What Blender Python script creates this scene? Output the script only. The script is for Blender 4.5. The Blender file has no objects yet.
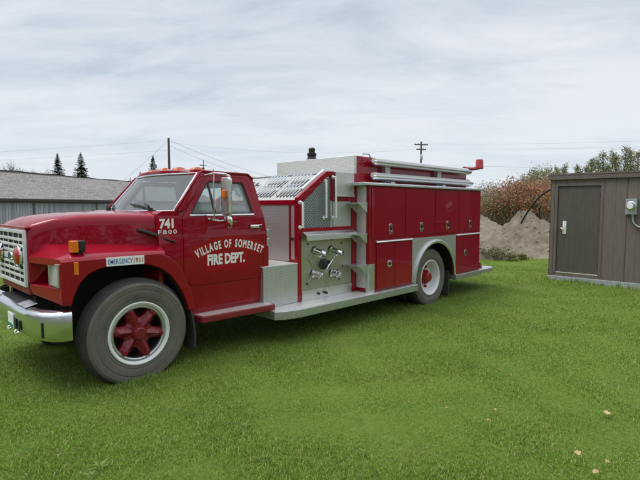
import bpy, bmesh, math, random
import numpy as np
from mathutils import Vector, Matrix
from mathutils.geometry import delaunay_2d_cdt

random.seed(7)
rng = np.random.default_rng(11)
sc = bpy.context.scene
COL = sc.collection
R = math.radians

# ------------------------------------------------------------------ camera
VIEW_AZ = 44.4                       # direction the camera looks, degrees from +X
cam_d = bpy.data.cameras.new('camera')
cam = bpy.data.objects.new('camera', cam_d)
COL.objects.link(cam)
cam.location = (0, 0, 1.75)
cam.rotation_euler = (R(90 - 4.09), 0, R(VIEW_AZ - 90))
cam_d.sensor_width = 36
cam_d.lens = 36 * 475 / 640
cam_d.clip_start = 0.05
cam_d.clip_end = 3000
sc.camera = cam

# ------------------------------------------------------------------ sky, sun, exposure
SUN_EL, SUN_AZ = 62, 140             # degrees; azimuth from +X
w = bpy.data.worlds.new('World')
sc.world = w
w.use_nodes = True
nt = w.node_tree
nt.nodes.clear()


def N(tree, kind, **kw):
    n = tree.nodes.new(kind)
    for k, v in kw.items():
        setattr(n, k, v)
    return n


out = N(nt, 'ShaderNodeOutputWorld')
bg = N(nt, 'ShaderNodeBackground')
bg.inputs['Strength'].default_value = 0.1
sky = N(nt, 'ShaderNodeTexSky', sky_type='NISHITA', sun_disc=False)
sky.sun_elevation = R(SUN_EL)
sky.sun_rotation = R(90 - SUN_AZ)
tc = N(nt, 'ShaderNodeTexCoord')
sep = N(nt, 'ShaderNodeSeparateXYZ')
nt.links.new(tc.outputs['Generated'], sep.inputs[0])


def wm(op, a, b=None, c=None, clamp=False):
    n = N(nt, 'ShaderNodeMath', operation=op)
    n.use_clamp = clamp
    for i, v in enumerate((a, b, c)):
        if v is None:
            continue
        if isinstance(v, (int, float)):
            n.inputs[i].default_value = v
        else:
            nt.links.new(v, n.inputs[i])
    return n.outputs[0]


zc = wm('ADD', wm('MAXIMUM', sep.outputs[2], 0.0), 0.13)
px_ = wm('DIVIDE', sep.outputs[0], zc)
py_ = wm('DIVIDE', sep.outputs[1], zc)
cmb = N(nt, 'ShaderNodeCombineXYZ')
nt.links.new(px_, cmb.inputs[0])
nt.links.new(py_, cmb.inputs[1])


def wnoise(rot, scale, loc, nscale, detail, rough, dist):
    m = N(nt, 'ShaderNodeMapping')
    m.inputs['Scale'].default_value = scale
    m.inputs['Location'].default_value = loc
    pre = N(nt, 'ShaderNodeMapping')        # turn first, then stretch: cloud bands lie across the view
    pre.inputs['Rotation'].default_value = (0, 0, R(rot))
    nt.links.new(cmb.outputs[0], pre.inputs[0])
    nt.links.new(pre.outputs[0], m.inputs[0])
    n = N(nt, 'ShaderNodeTexNoise')
    n.inputs['Scale'].default_value = nscale
    n.inputs['Detail'].default_value = detail
    n.inputs['Roughness'].default_value = rough
    n.inputs['Distortion'].default_value = dist
    nt.links.new(m.outputs[0], n.inputs['Vector'])
    return n.outputs['Fac']


n_big = wnoise(-52, (1.1, 0.55, 1), (3.1, 0.4, 0), 0.5, 4, 0.5, 0.4)
n_str = wnoise(-38, (1.9, 0.85, 1), (0.7, 2.2, 0), 1.5, 9, 0.66, 0.5)
cl = wm('ADD', wm('MULTIPLY', n_big, 0.62), wm('MULTIPLY', n_str, 0.38))
cr = N(nt, 'ShaderNodeValToRGB')
e = cr.color_ramp.elements
e[0].position, e[0].color = 0.38, (3.75, 4.4, 5.3, 1)
e[1].position, e[1].color = 0.60, (6.95, 7.2, 7.5, 1)
m_ = e.new(0.47)
m_.color = (5.25, 5.75, 6.4, 1)
nt.links.new(cl, cr.inputs[0])
# the cloud sheet thins towards the horizon and lets more light through
hz = N(nt, 'ShaderNodeMapRange')
hz.inputs['From Min'].default_value = 0.0
hz.inputs['From Max'].default_value = 0.30
hz.inputs['To Min'].default_value = 0.75
hz.inputs['To Max'].default_value = 0.0
nt.links.new(sep.outputs[2], hz.inputs['Value'])
mh = N(nt, 'ShaderNodeMix', data_type='RGBA')
nt.links.new(hz.outputs[0], mh.inputs['Factor'])
nt.links.new(cr.outputs[0], mh.inputs[6])
mh.inputs[7].default_value = (6.45, 6.95, 7.5, 1)
mx = N(nt, 'ShaderNodeMix', data_type='RGBA')
mx.inputs['Factor'].default_value = 0.93
nt.links.new(sky.outputs[0], mx.inputs[6])
nt.links.new(mh.outputs[2], mx.inputs[7])
# an overcast sky is brightest overhead
zb = N(nt, 'ShaderNodeMapRange', interpolation_type='SMOOTHSTEP')
zb.inputs['From Min'].default_value = 0.35
zb.inputs['From Max'].default_value = 0.85
zb.inputs['To Min'].default_value = 1.0
zb.inputs['To Max'].default_value = 2.0
nt.links.new(sep.outputs[2], zb.inputs['Value'])
zm = N(nt, 'ShaderNodeVectorMath', operation='SCALE')
nt.links.new(mx.outputs[2], zm.inputs[0])
nt.links.new(zb.outputs[0], zm.inputs['Scale'])
nt.links.new(zm.outputs[0], bg.inputs[0])
nt.links.new(bg.outputs[0], out.inputs[0])

sd = bpy.data.lights.new('sun', 'SUN')
sd.energy = 1.5
sd.angle = R(25)
sd.color = (1.0, 0.96, 0.9)
so = bpy.data.objects.new('sun', sd)
COL.objects.link(so)
dv = Vector((math.cos(R(SUN_EL)) * math.cos(R(SUN_AZ)), math.cos(R(SUN_EL)) * math.sin(R(SUN_AZ)), math.sin(R(SUN_EL))))
so.rotation_euler = dv.to_track_quat('Z', 'Y').to_euler()
so.location = (0, 0, 40)

sc.view_settings.view_transform = 'Standard'
sc.view_settings.look = 'None'
sc.view_settings.exposure = 0.30
sc.view_settings.gamma = 1.0
sc.view_settings.use_curve_mapping = False
sc.cycles.max_bounces = 8
sc.cycles.transparent_max_bounces = 16

# ------------------------------------------------------------------ materials
MATS = {}


class MT:
    """a material tree being written"""

    def __init__(s, name):
        s.m = bpy.data.materials.new(name)
        s.m.use_nodes = True
        s.t = s.m.node_tree
        s.b = s.t.nodes['Principled BSDF']
        MATS[name] = s.m
        s._uv = s._ob = None

    def n(s, kind, **kw):
        return N(s.t, kind, **kw)

    def l(s, a, b):
        s.t.links.new(a, b)

    def set(s, **kw):
        for k, v in kw.items():
            k = k.replace('_', ' ')
            if k in ('Base Color', 'Emission Color') and len(v) == 3:
                v = (*v, 1)
            s.b.inputs[k].default_value = v
        return s

    def uv(s):
        if not s._uv:
            s._uv = s.n('ShaderNodeUVMap').outputs[0]
        return s._uv

    def pos(s):
        if not s._ob:
            s._ob = s.n('ShaderNodeNewGeometry').outputs['Position']
        return s._ob

    def math(s, op, a, b=None, clamp=False):
        n = s.n('ShaderNodeMath', operation=op)
        n.use_clamp = clamp
        for i, v in enumerate((a, b)):
            if v is None:
                continue
            if isinstance(v, (int, float)):
                n.inputs[i].default_value = v
            else:
                s.l(v, n.inputs[i])
        return n.outputs[0]

    def noise(s, scale, detail=4, rough=0.6, vec=None, stretch=None, rot=(0, 0, 0), dist=0.0):
        v = vec or s.pos()
        if stretch:
            m = s.n('ShaderNodeMapping')
            m.inputs['Scale'].default_value = stretch
            m.inputs['Rotation'].default_value = rot
            s.l(v, m.inputs[0])
            v = m.outputs[0]
        n = s.n('ShaderNodeTexNoise')
        n.inputs['Scale'].default_value = scale
        n.inputs['Detail'].default_value = detail
        n.inputs['Roughness'].default_value = rough
        n.inputs['Distortion'].default_value = dist
        s.l(v, n.inputs['Vector'])
        return n.outputs['Fac']

    def ramp(s, fac, stops):
        r = s.n('ShaderNodeValToRGB')
        els = r.color_ramp.elements
        for i, (p, c) in enumerate(stops):
            c = (*c, 1) if len(c) == 3 else c
            if i < 2:
                els[i].position, els[i].color = p, c
            else:
                els.new(p).color = c
        s.l(fac, r.inputs[0])
        return r.outputs[0]

    def mapr(s, fac, a, b, c, d):
        r = s.n('ShaderNodeMapRange')
        for k, v in zip(('From Min', 'From Max', 'To Min', 'To Max'), (a, b, c, d)):
            r.inputs[k].default_value = v
        s.l(fac, r.inputs['Value'])
        return r.outputs[0]

    def mix(s, fac, a, b, mode='MIX'):
        m = s.n('ShaderNodeMix', data_type='RGBA', blend_type=mode)
        for i, v in ((0, fac), (6, a), (7, b)):
            if isinstance(v, (int, float)):
                m.inputs[i].default_value = v
            elif isinstance(v, tuple):
                m.inputs[i].default_value = (*v, 1) if len(v) == 3 else v
            else:
                s.l(v, m.inputs[i])
        return m.outputs[2]

    def base(s, v):
        s.l(v, s.b.inputs['Base Color'])
        return s

    def rough(s, v):
        s.l(v, s.b.inputs['Roughness'])
        return s

    def bump(s, h, strength=0.3, dist=0.01):
        b = s.n('ShaderNodeBump')
        b.inputs['Strength'].default_value = strength
        b.inputs['Distance'].default_value = dist
        s.l(h, b.inputs['Height'])
        s.l(b.outputs[0], s.b.inputs['Normal'])
        return s


def paint(name, col, rough=0.32, coat=0.6, vary=0.10):
    m = MT(name)
    f = m.noise(2.3, 6, 0.65)
    c2 = tuple(min(1, c * (1 + vary * 2) + 0.008 * vary * 10) for c in col)
    m.base(m.ramp(f, [(0.3, col), (0.75, c2)]))
    m.rough(m.mapr(m.noise(9, 5, 0.7), 0.3, 0.7, rough * 0.8, rough * 1.35))
    m.set(Coat_Weight=coat, Coat_Roughness=0.06)
    m.bump(m.noise(1.6, 2, 0.5), 0.06, 0.02)
    return m.m


# fire-engine red with sun-faded, slightly dusty clear coat
m = MT('red_paint')
f = m.noise(1.7, 7, 0.68)
dust = m.noise(14, 6, 0.75)
c = m.ramp(f, [(0.32, (0.245, 0.0003, 0.0118)), (0.72, (0.295, 0.0006, 0.0150))])
c = m.mix(m.mapr(dust, 0.6, 0.9, 0.0, 0.035), c, (0.30, 0.10, 0.10))
m.base(c)
m.rough(m.mapr(dust, 0.3, 0.7, 0.26, 0.42))
grime = m.noise(3.2, 7, 0.72, stretch=(1, 1, 0.45))
sz = m.n('ShaderNodeSeparateXYZ')
m.l(m.pos(), sz.inputs[0])
low = m.mapr(sz.outputs[2], 0.35, 1.05, 1.0, 0.0)
spl = m.math('MULTIPLY', low, m.mapr(grime, 0.42, 0.72, 0.0, 0.26))
m.base(m.mix(spl, c, (0.17, 0.10, 0.075)))
m.set(Coat_Weight=0.65, Coat_Roughness=0.04, Specular_IOR_Level=0.08)
m.bump(m.noise(2.1, 2, 0.5), 0.13, 0.02)

m = MT('red_dull')
m.base(m.ramp(m.noise(6, 6, 0.7), [(0.3, (0.17, 0.004, 0.012)), (0.75, (0.24, 0.02, 0.025))]))
m.set(Roughness=0.55)
m = MT('hub_red')
m.base(m.ramp(m.noise(14, 6, 0.75), [(0.3, (0.13, 0.001, 0.008)), (0.7, (0.25, 0.006, 0.016))]))
m.set(Roughness=0.45, Coat_Weight=0.2)
paint('red_patch', (0.335, 0.0004, 0.0135), 0.36, 0.55, 0.01)
MATS['red_patch'].node_tree.nodes['Principled BSDF'].inputs['Specular IOR Level'].default_value = 0.08
paint('white_paint', (0.74, 0.74, 0.72), 0.4, 0.3, 0.04)
paint('lettering_white', (0.8, 0.8, 0.78), 0.5, 0.1, 0.02)
paint('grille_paint', (0.62, 0.63, 0.63), 0.35, 0.3, 0.06)
paint('emblem_blue', (0.01, 0.03, 0.10), 0.4, 0.2)
paint('blue_ink', (0.02, 0.11, 0.36), 0.5, 0.1)
paint('cream_paint', (0.55, 0.53, 0.47), 0.5, 0.1)
paint('green_plastic', (0.02, 0.22, 0.10), 0.5, 0.1)


def metal(name, col, rough, var, scale=30, stretch=(1, 1, 1), metallic=1.0):
    m = MT(name)
    f = m.noise(scale, 5, 0.65, stretch=stretch)
    g = m.noise(2.5, 5, 0.7)
    m.base(m.ramp(g, [(0.3, tuple(c * 0.86 for c in col)), (0.7, col)]))
    m.rough(m.mapr(f, 0.3, 0.7, rough * (1 - var), rough * (1 + var)))
    m.set(Metallic=metallic)
    m.bump(f, 0.02, 0.001)
    return m.m


metal('chrome', (0.86, 0.87, 0.88), 0.07, 0.5)
metal('bumper_chrome', (0.74, 0.75, 0.76), 0.20, 0.35, 12)
metal('aluminium', (0.74, 0.75, 0.76), 0.38, 0.3, 40)
metal('aluminium_dull', (0.60, 0.61, 0.62), 0.5, 0.25, 25)
metal('stainless', (0.54, 0.52, 0.47), 0.42, 0.2, 60, (1, 1, 1), 0.95)
metal('galvanised', (0.55, 0.58, 0.60), 0.45, 0.3, 18)
metal('dark_metal', (0.06, 0.06, 0.06), 0.5, 0.3)
metal('tread_plate_top', (0.70, 0.66, 0.62), 0.55, 0.25, 25, (1, 1, 1), 0.55)


def tread(name, base, cell, met=1.0, dark=0.62, strength=0.5):
    m = MT(name)
    mp = m.n('ShaderNodeMapping')
    mp.inputs['Rotation'].default_value = (0, 0, R(45))
    mp.inputs['Scale'].default_value = (1 / cell, 1 / cell, 1)
    m.l(m.uv(), mp.inputs[0])
    v = m.n('ShaderNodeTexVoronoi', voronoi_dimensions='2D')
    v.inputs['Scale'].default_value = 1.0
    v.inputs['Randomness'].default_value = 0.0
    m.l(mp.outputs[0], v.inputs['Vector'])
    h = m.mapr(v.outputs['Distance'], 0.16, 0.40, 1.0, 0.0)
    g = m.noise(3.0, 5, 0.7)
    c = m.mix(h, tuple(b * dark for b in base), base)
    m.base(m.mix(m.mapr(g, 0.4, 0.75, 0.0, 0.3), c, tuple(b * 0.72 for b in base)))
    m.rough(m.mapr(h, 0, 1, 0.46, 0.30))
    m.set(Metallic=met)
    m.bump(h, strength, 0.004)
    return m.m


tread('tread_plate', (0.74, 0.745, 0.74), 0.030, 0.75, 0.66)
paint('panel_grey', (0.42, 0.42, 0.41), 0.5, 0.1, 0.06)
paint('hose_grey', (0.50, 0.50, 0.48), 0.6, 0.0, 0.06)
tread('tread_plate_pale', (0.80, 0.79, 0.75), 0.030, 0.45, 0.82)
tread('perforated_plate', (0.40, 0.44, 0.47), 0.036, 0.7, 0.45, 0.6)

m = MT('tyre_rubber')
g = m.noise(5, 6, 0.7)
c = m.ramp(g, [(0.3, (0.105, 0.096, 0.080)), (0.75, (0.175, 0.160, 0.132))])
c = m.mix(m.mapr(m.noise(26, 6, 0.75), 0.45, 0.75, 0, 0.5), c, (0.085, 0.078, 0.068))
m.base(c)
m.set(Roughness=0.85)
m.bump(m.noise(60, 4, 0.6), 0.2, 0.003)
m = MT('tyre_tread')
m.base(m.ramp(m.noise(9, 6, 0.7), [(0.3, (0.030, 0.030, 0.030)), (0.75, (0.060, 0.057, 0.052))]))
m.set(Roughness=0.85)
m = MT('rubber')
m.base(m.ramp(m.noise(7, 5, 0.7), [(0.3, (0.025, 0.025, 0.025)), (0.75, (0.07, 0.068, 0.062))]))
m.set(Roughness=0.8)
m = MT('black_plastic')
m.set(Base_Color=(0.012, 0.012, 0.013), Roughness=0.45)
m = MT('chassis_black')
m.base(m.ramp(m.noise(5, 5, 0.7), [(0.35, (0.010, 0.010, 0.010)), (0.8, (0.035, 0.03, 0.026))]))
m.set(Roughness=0.8)
m = MT('cab_trim')
m.set(Base_Color=(0.05, 0.045, 0.045), Roughness=0.75)


def lens(name, col):
    m = MT(name)
    m.set(Base_Color=col, Roughness=0.18, Coat_Weight=0.8, Coat_Roughness=0.05, Specular_IOR_Level=0.6)
    wv = m.n('ShaderNodeTexWave')
    wv.inputs['Scale'].default_value = 40
    m.l(m.uv(), wv.inputs['Vector'])
    m.bump(wv.outputs['Fac'], 0.25, 0.003)


lens('orange_lens', (0.75, 0.16, 0.008))
lens('red_lens', (0.42, 0.006, 0.012))
lens('clear_lens', (0.70, 0.71, 0.71))
MATS['clear_lens'].node_tree.nodes['Principled BSDF'].inputs['Metallic'].default_value = 0.65

m = MT('mirror_glass')
m.set(Base_Color=(0.85, 0.87, 0.88), Metallic=1.0, Roughness=0.03)

# thin glass: Fresnel mix of clear and mirror
m = MT('glass')
t = m.t
t.nodes.remove(m.b)
o = t.nodes['Material Output']
tr = N(t, 'ShaderNodeBsdfTransparent')
tr.inputs[0].default_value = (0.80, 0.86, 0.85, 1)
gl = N(t, 'ShaderNodeBsdfGlossy')
gl.inputs['Roughness'].default_value = 0.02
fr = N(t, 'ShaderNodeFresnel')
fr.inputs['IOR'].default_value = 1.6
ms = N(t, 'ShaderNodeMixShader')
t.links.new(fr.outputs[0], ms.inputs[0])
t.links.new(tr.outputs[0], ms.inputs[1])
t.links.new(gl.outputs[0], ms.inputs[2])
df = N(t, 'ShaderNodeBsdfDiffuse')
df.inputs[0].default_value = (0.55, 0.58, 0.58, 1)  # pale film: dirt on the glass, plus sky reflection haze painted in
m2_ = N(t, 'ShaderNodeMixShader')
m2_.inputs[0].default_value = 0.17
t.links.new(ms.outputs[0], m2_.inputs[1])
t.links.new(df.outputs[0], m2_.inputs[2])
t.links.new(m2_.outputs[0], o.inputs[0])

# weathered board siding of the long barn
m = MT('barn_boards')
sx = m.n('ShaderNodeSeparateXYZ')
m.l(m.uv(), sx.inputs[0])
bi = m.math('DIVIDE', sx.outputs[0], 0.21)
wn = m.n('ShaderNodeTexWhiteNoise', noise_dimensions='1D')
m.l(m.math('FLOOR', bi), wn.inputs['W'])
fr_ = m.math('FRACT', bi)
gap = m.math('GREATER_THAN', m.math('ABSOLUTE', m.math('SUBTRACT', fr_, 0.5)), 0.455)
c = m.ramp(wn.outputs['Value'], [(0.0, (0.26, 0.295, 0.30)), (1.0, (0.43, 0.47, 0.475)), (0.5, (0.36, 0.395, 0.40))])
gr = m.noise(3, 6, 0.7, stretch=(6, 6, 0.5))
c = m.mix(m.mapr(gr, 0.35, 0.75, 0, 0.55), c, (0.15, 0.145, 0.135))
m.base(m.mix(gap, c, (0.04, 0.04, 0.04)))
m.set(Roughness=0.9)
# weathered shingles
m = MT('barn_shingles')
br = m.n('ShaderNodeTexBrick')
br.inputs['Scale'].default_value = 1.0
br.inputs['Brick Width'].default_value = 0.34
br.inputs['Row Height'].default_value = 0.16
br.inputs['Mortar Size'].default_value = 0.012
br.inputs['Color1'].default_value = (0.15, 0.135, 0.126, 1)
br.inputs['Color2'].default_value = (0.31, 0.285, 0.272, 1)
br.inputs['Mortar'].default_value = (0.05, 0.045, 0.042, 1)
m.l(m.uv(), br.inputs['Vector'])
pt = m.noise(0.35, 6, 0.7)
c = m.mix(m.mapr(pt, 0.35, 0.7, 0, 0.7), br.outputs['Color'], (0.24, 0.225, 0.215))
m.base(m.mix(m.mapr(m.noise(1.6, 7, 0.75), 0.5, 0.8, 0, 0.6), c, (0.09, 0.08, 0.075)))
m.set(Roughness=0.95)
m.bump(br.outputs['Fac'], 0.4, 0.02)
m = MT('weathered_wood')
m.base(m.ramp(m.noise(5, 6, 0.7, stretch=(4, 4, 0.5)), [(0.3, (0.07, 0.062, 0.055)), (0.75, (0.17, 0.155, 0.14))]))
m.set(Roughness=0.9)
m = MT('dark_wood')
m.base(m.ramp(m.noise(5, 6, 0.7), [(0.3, (0.025, 0.024, 0.022)), (0.75, (0.06, 0.055, 0.05))]))
m.set(Roughness=0.9)

# brown plywood siding with grooves
m = MT('shed_siding')
sx = m.n('ShaderNodeSeparateXYZ')
m.l(m.uv(), sx.inputs[0])
g1 = m.math('FRACT', m.math('DIVIDE', sx.outputs[0], 0.205))
groove = m.math('LESS_THAN', g1, 0.045)
g2 = m.math('FRACT', m.math('DIVIDE', sx.outputs[0], 1.22))
seam = m.math('LESS_THAN', g2, 0.012)
gr = m.noise(4, 6, 0.72, stretch=(5, 5, 0.6))
c = m.ramp(gr, [(0.3, (0.1240, 0.1006, 0.0869)), (0.75, (0.1835, 0.1509, 0.1309))])
c = m.mix(m.mapr(m.noise(0.9, 5, 0.7), 0.45, 0.8, 0, 0.35), c, (0.2046, 0.1732, 0.1507))
c = m.mix(m.math('MULTIPLY', groove, 0.30), c, (0.0620, 0.0503, 0.0418))
m.base(m.mix(seam, c, (0.0496, 0.0410, 0.0330)))
m.set(Roughness=0.75)
m.bump(m.math('SUBTRACT', 1.0, groove), 0.5, 0.006)
m = MT('shed_door')
gr = m.noise(6, 6, 0.72, stretch=(7, 7, 0.35))
m.base(m.ramp(gr, [(0.3, (0.0682, 0.0620, 0.0495)), (0.75, (0.1153, 0.1041, 0.0836))]))
m.set(Roughness=0.6)
m.bump(gr, 0.2, 0.004)
m = MT('shed_trim')
m.base(m.ramp(m.noise(4, 6, 0.7), [(0.3, (0.1178, 0.0948, 0.0825)), (0.75, (0.1761, 0.1451, 0.1265))]))
m.set(Roughness=0.7)
m = MT('concrete')
m.base(m.ramp(m.noise(6, 7, 0.7), [(0.3, (0.24, 0.26, 0.28)), (0.75, (0.40, 0.42, 0.44))]))
m.set(Roughness=0.9)
m.bump(m.noise(30, 4, 0.7), 0.3, 0.01)

m = MT('dirt')
g = m.noise(0.9, 8, 0.72)
c = m.ramp(g, [(0.3, (0.1537, 0.1201, 0.0817)), (0.52, (0.2511, 0.2088, 0.1531)), (0.75, (0.3484, 0.3028, 0.2297))])
c = m.mix(m.mapr(m.noise(5, 7, 0.78), 0.50, 0.68, 0, 0.75), c, (0.1179, 0.0919, 0.0612))
m.base(c)
m.set(Roughness=0.95)
m.bump(m.noise(5, 8, 0.75), 0.8, 0.08)

m = MT('lawn')
g1 = m.noise(0.55, 5, 0.65)
g2 = m.noise(30, 6, 0.8)
g3 = m.noise(0.09, 4, 0.6)
c = m.ramp(g1, [(0.3, (0.1021, 0.1723, 0.0214)), (0.55, (0.1348, 0.2112, 0.0284)), (0.75, (0.1756, 0.2370, 0.0412))])
c = m.mix(m.mapr(g3, 0.45, 0.65, 0, 0.5), c, (0.1511, 0.2112, 0.0341))
c = m.mix(m.mapr(m.noise(0.8, 6, 0.7), 0.55, 0.8, 0, 0.55), c, (0.2369, 0.2327, 0.0854))
c = m.mix(m.mapr(g2, 0.38, 0.66, 0.0, 0.75), c, (0.0612, 0.0991, 0.0142))
c = m.mix(m.mapr(m.noise(85, 3, 0.8), 0.5, 0.7, 0.0, 0.6), c, (0.2205, 0.2758, 0.0711))
m.base(c)
m.set(Roughness=0.95, Specular_IOR_Level=0.15)
m.bump(g2, 0.7, 0.03)
m = MT('gravel')
m.base(m.ramp(m.noise(14, 6, 0.75), [(0.3, (0.13, 0.118, 0.10)), (0.75, (0.30, 0.28, 0.25))]))
m.set(Roughness=0.95)
m.bump(m.noise(25, 5, 0.7), 0.6, 0.03)


def leafmat(name, stops, rough=0.7, spec=0.25, trans=0.0, noise_scale=None):
    m = MT(name)
    g = m.n('ShaderNodeNewGeometry')
    c = m.ramp(g.outputs['Random Per Island'], stops)
    if noise_scale:
        c = m.mix(m.mapr(m.noise(noise_scale[0], 4, 0.6), 0.4, 0.7, 0, noise_scale[1]), c, noise_scale[2])
    m.base(c)
    m.set(Roughness=rough, Specular_IOR_Level=spec)
    if trans:
        o = m.t.nodes['Material Output']
        tl = m.n('ShaderNodeBsdfTranslucent')
        m.l(c, tl.inputs[0])
        ms = m.n('ShaderNodeMixShader')
        ms.inputs[0].default_value = trans
        m.l(m.b.outputs[0], ms.inputs[1])
        m.l(tl.outputs[0], ms.inputs[2])
        m.l(ms.outputs[0], o.inputs[0])
    return m.m


leafmat('grass_blades', [(0.0, (0.0839, 0.1605, 0.0157)), (0.40, (0.1758, 0.2904, 0.0341)), (0.82, (0.2798, 0.3901, 0.0676)),
                         (0.92, (0.3677, 0.3728, 0.1281)), (1.0, (0.4796, 0.4595, 0.2278))], 0.6, 0.3, 0.3,
        (0.55, 0.55, (0.2638, 0.3381, 0.0605)))
leafmat('spruce_needles', [(0, (0.012, 0.024, 0.014)), (1, (0.035, 0.055, 0.03))])
leafmat('rust_leaves', [(0, (0.2440, 0.1037, 0.0633)), (0.4, (0.3660, 0.1525, 0.0978)), (0.7, (0.3904, 0.2196, 0.1150)), (1, (0.2928, 0.2440, 0.1150))], 0.8, 0.15, 0.2)
leafmat('olive_leaves', [(0, (0.1342, 0.1281, 0.0633)), (0.5, (0.2196, 0.2013, 0.0978)), (1, (0.3172, 0.2440, 0.1265))], 0.8, 0.15, 0.2)
leafmat('poplar_leaves', [(0, (0.0854, 0.1037, 0.0460)), (0.5, (0.1830, 0.2013, 0.0862)), (1, (0.3172, 0.2928, 0.1265))], 0.7, 0.2, 0.2)
leafmat('weed_leaves', [(0, (0.12, 0.19, 0.035)), (1, (0.19, 0.26, 0.06))], 0.6, 0.3, 0.25)
leafmat('shrub_leaves', [(0, (0.0935, 0.1040, 0.0400)), (0.6, (0.1700, 0.1680, 0.0720)), (1, (0.2720, 0.2080, 0.0960))], 0.8, 0.2, 0.2)
leafmat('dry_leaf', [(0, (0.3570, 0.2214, 0.1014)), (1, (0.5270, 0.3772, 0.2106))], 0.7, 0.2, 0.1)
m = MT('bark')
m.base(m.ramp(m.noise(8, 6, 0.7, stretch=(3, 3, 0.6)), [(0.3, (0.05, 0.042, 0.035)), (0.75, (0.14, 0.125, 0.11))]))
m.set(Roughness=0.95)
m = MT('twigs')
m.base(m.ramp(m.noise(5, 5, 0.7), [(0.3, (0.16, 0.125, 0.105)), (0.75, (0.30, 0.25, 0.215))]))
m.set(Roughness=0.95)
m = MT('wire')
m.set(Base_Color=(0.20, 0.20, 0.21), Roughness=0.7)

# ------------------------------------------------------------------ mesh helpers
ORG = {}


def world_org(o):
    return ORG.get(o.name, Vector((0, 0, 0)))


def box_uv(bm):
    uvl = bm.loops.layers.uv.verify()
    for f in bm.faces:
        n = f.normal
        a = (abs(n.x), abs(n.y), abs(n.z))
        for lp in f.loops:
            c = lp.vert.co
            if a[2] >= a[0] and a[2] >= a[1]:
                lp[uvl].uv = (c.x, c.y)
            elif a[1] >= a[0]:
                lp[uvl].uv = (c.x, c.z)
            else:
                lp[uvl].uv = (c.y, c.z)


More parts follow.
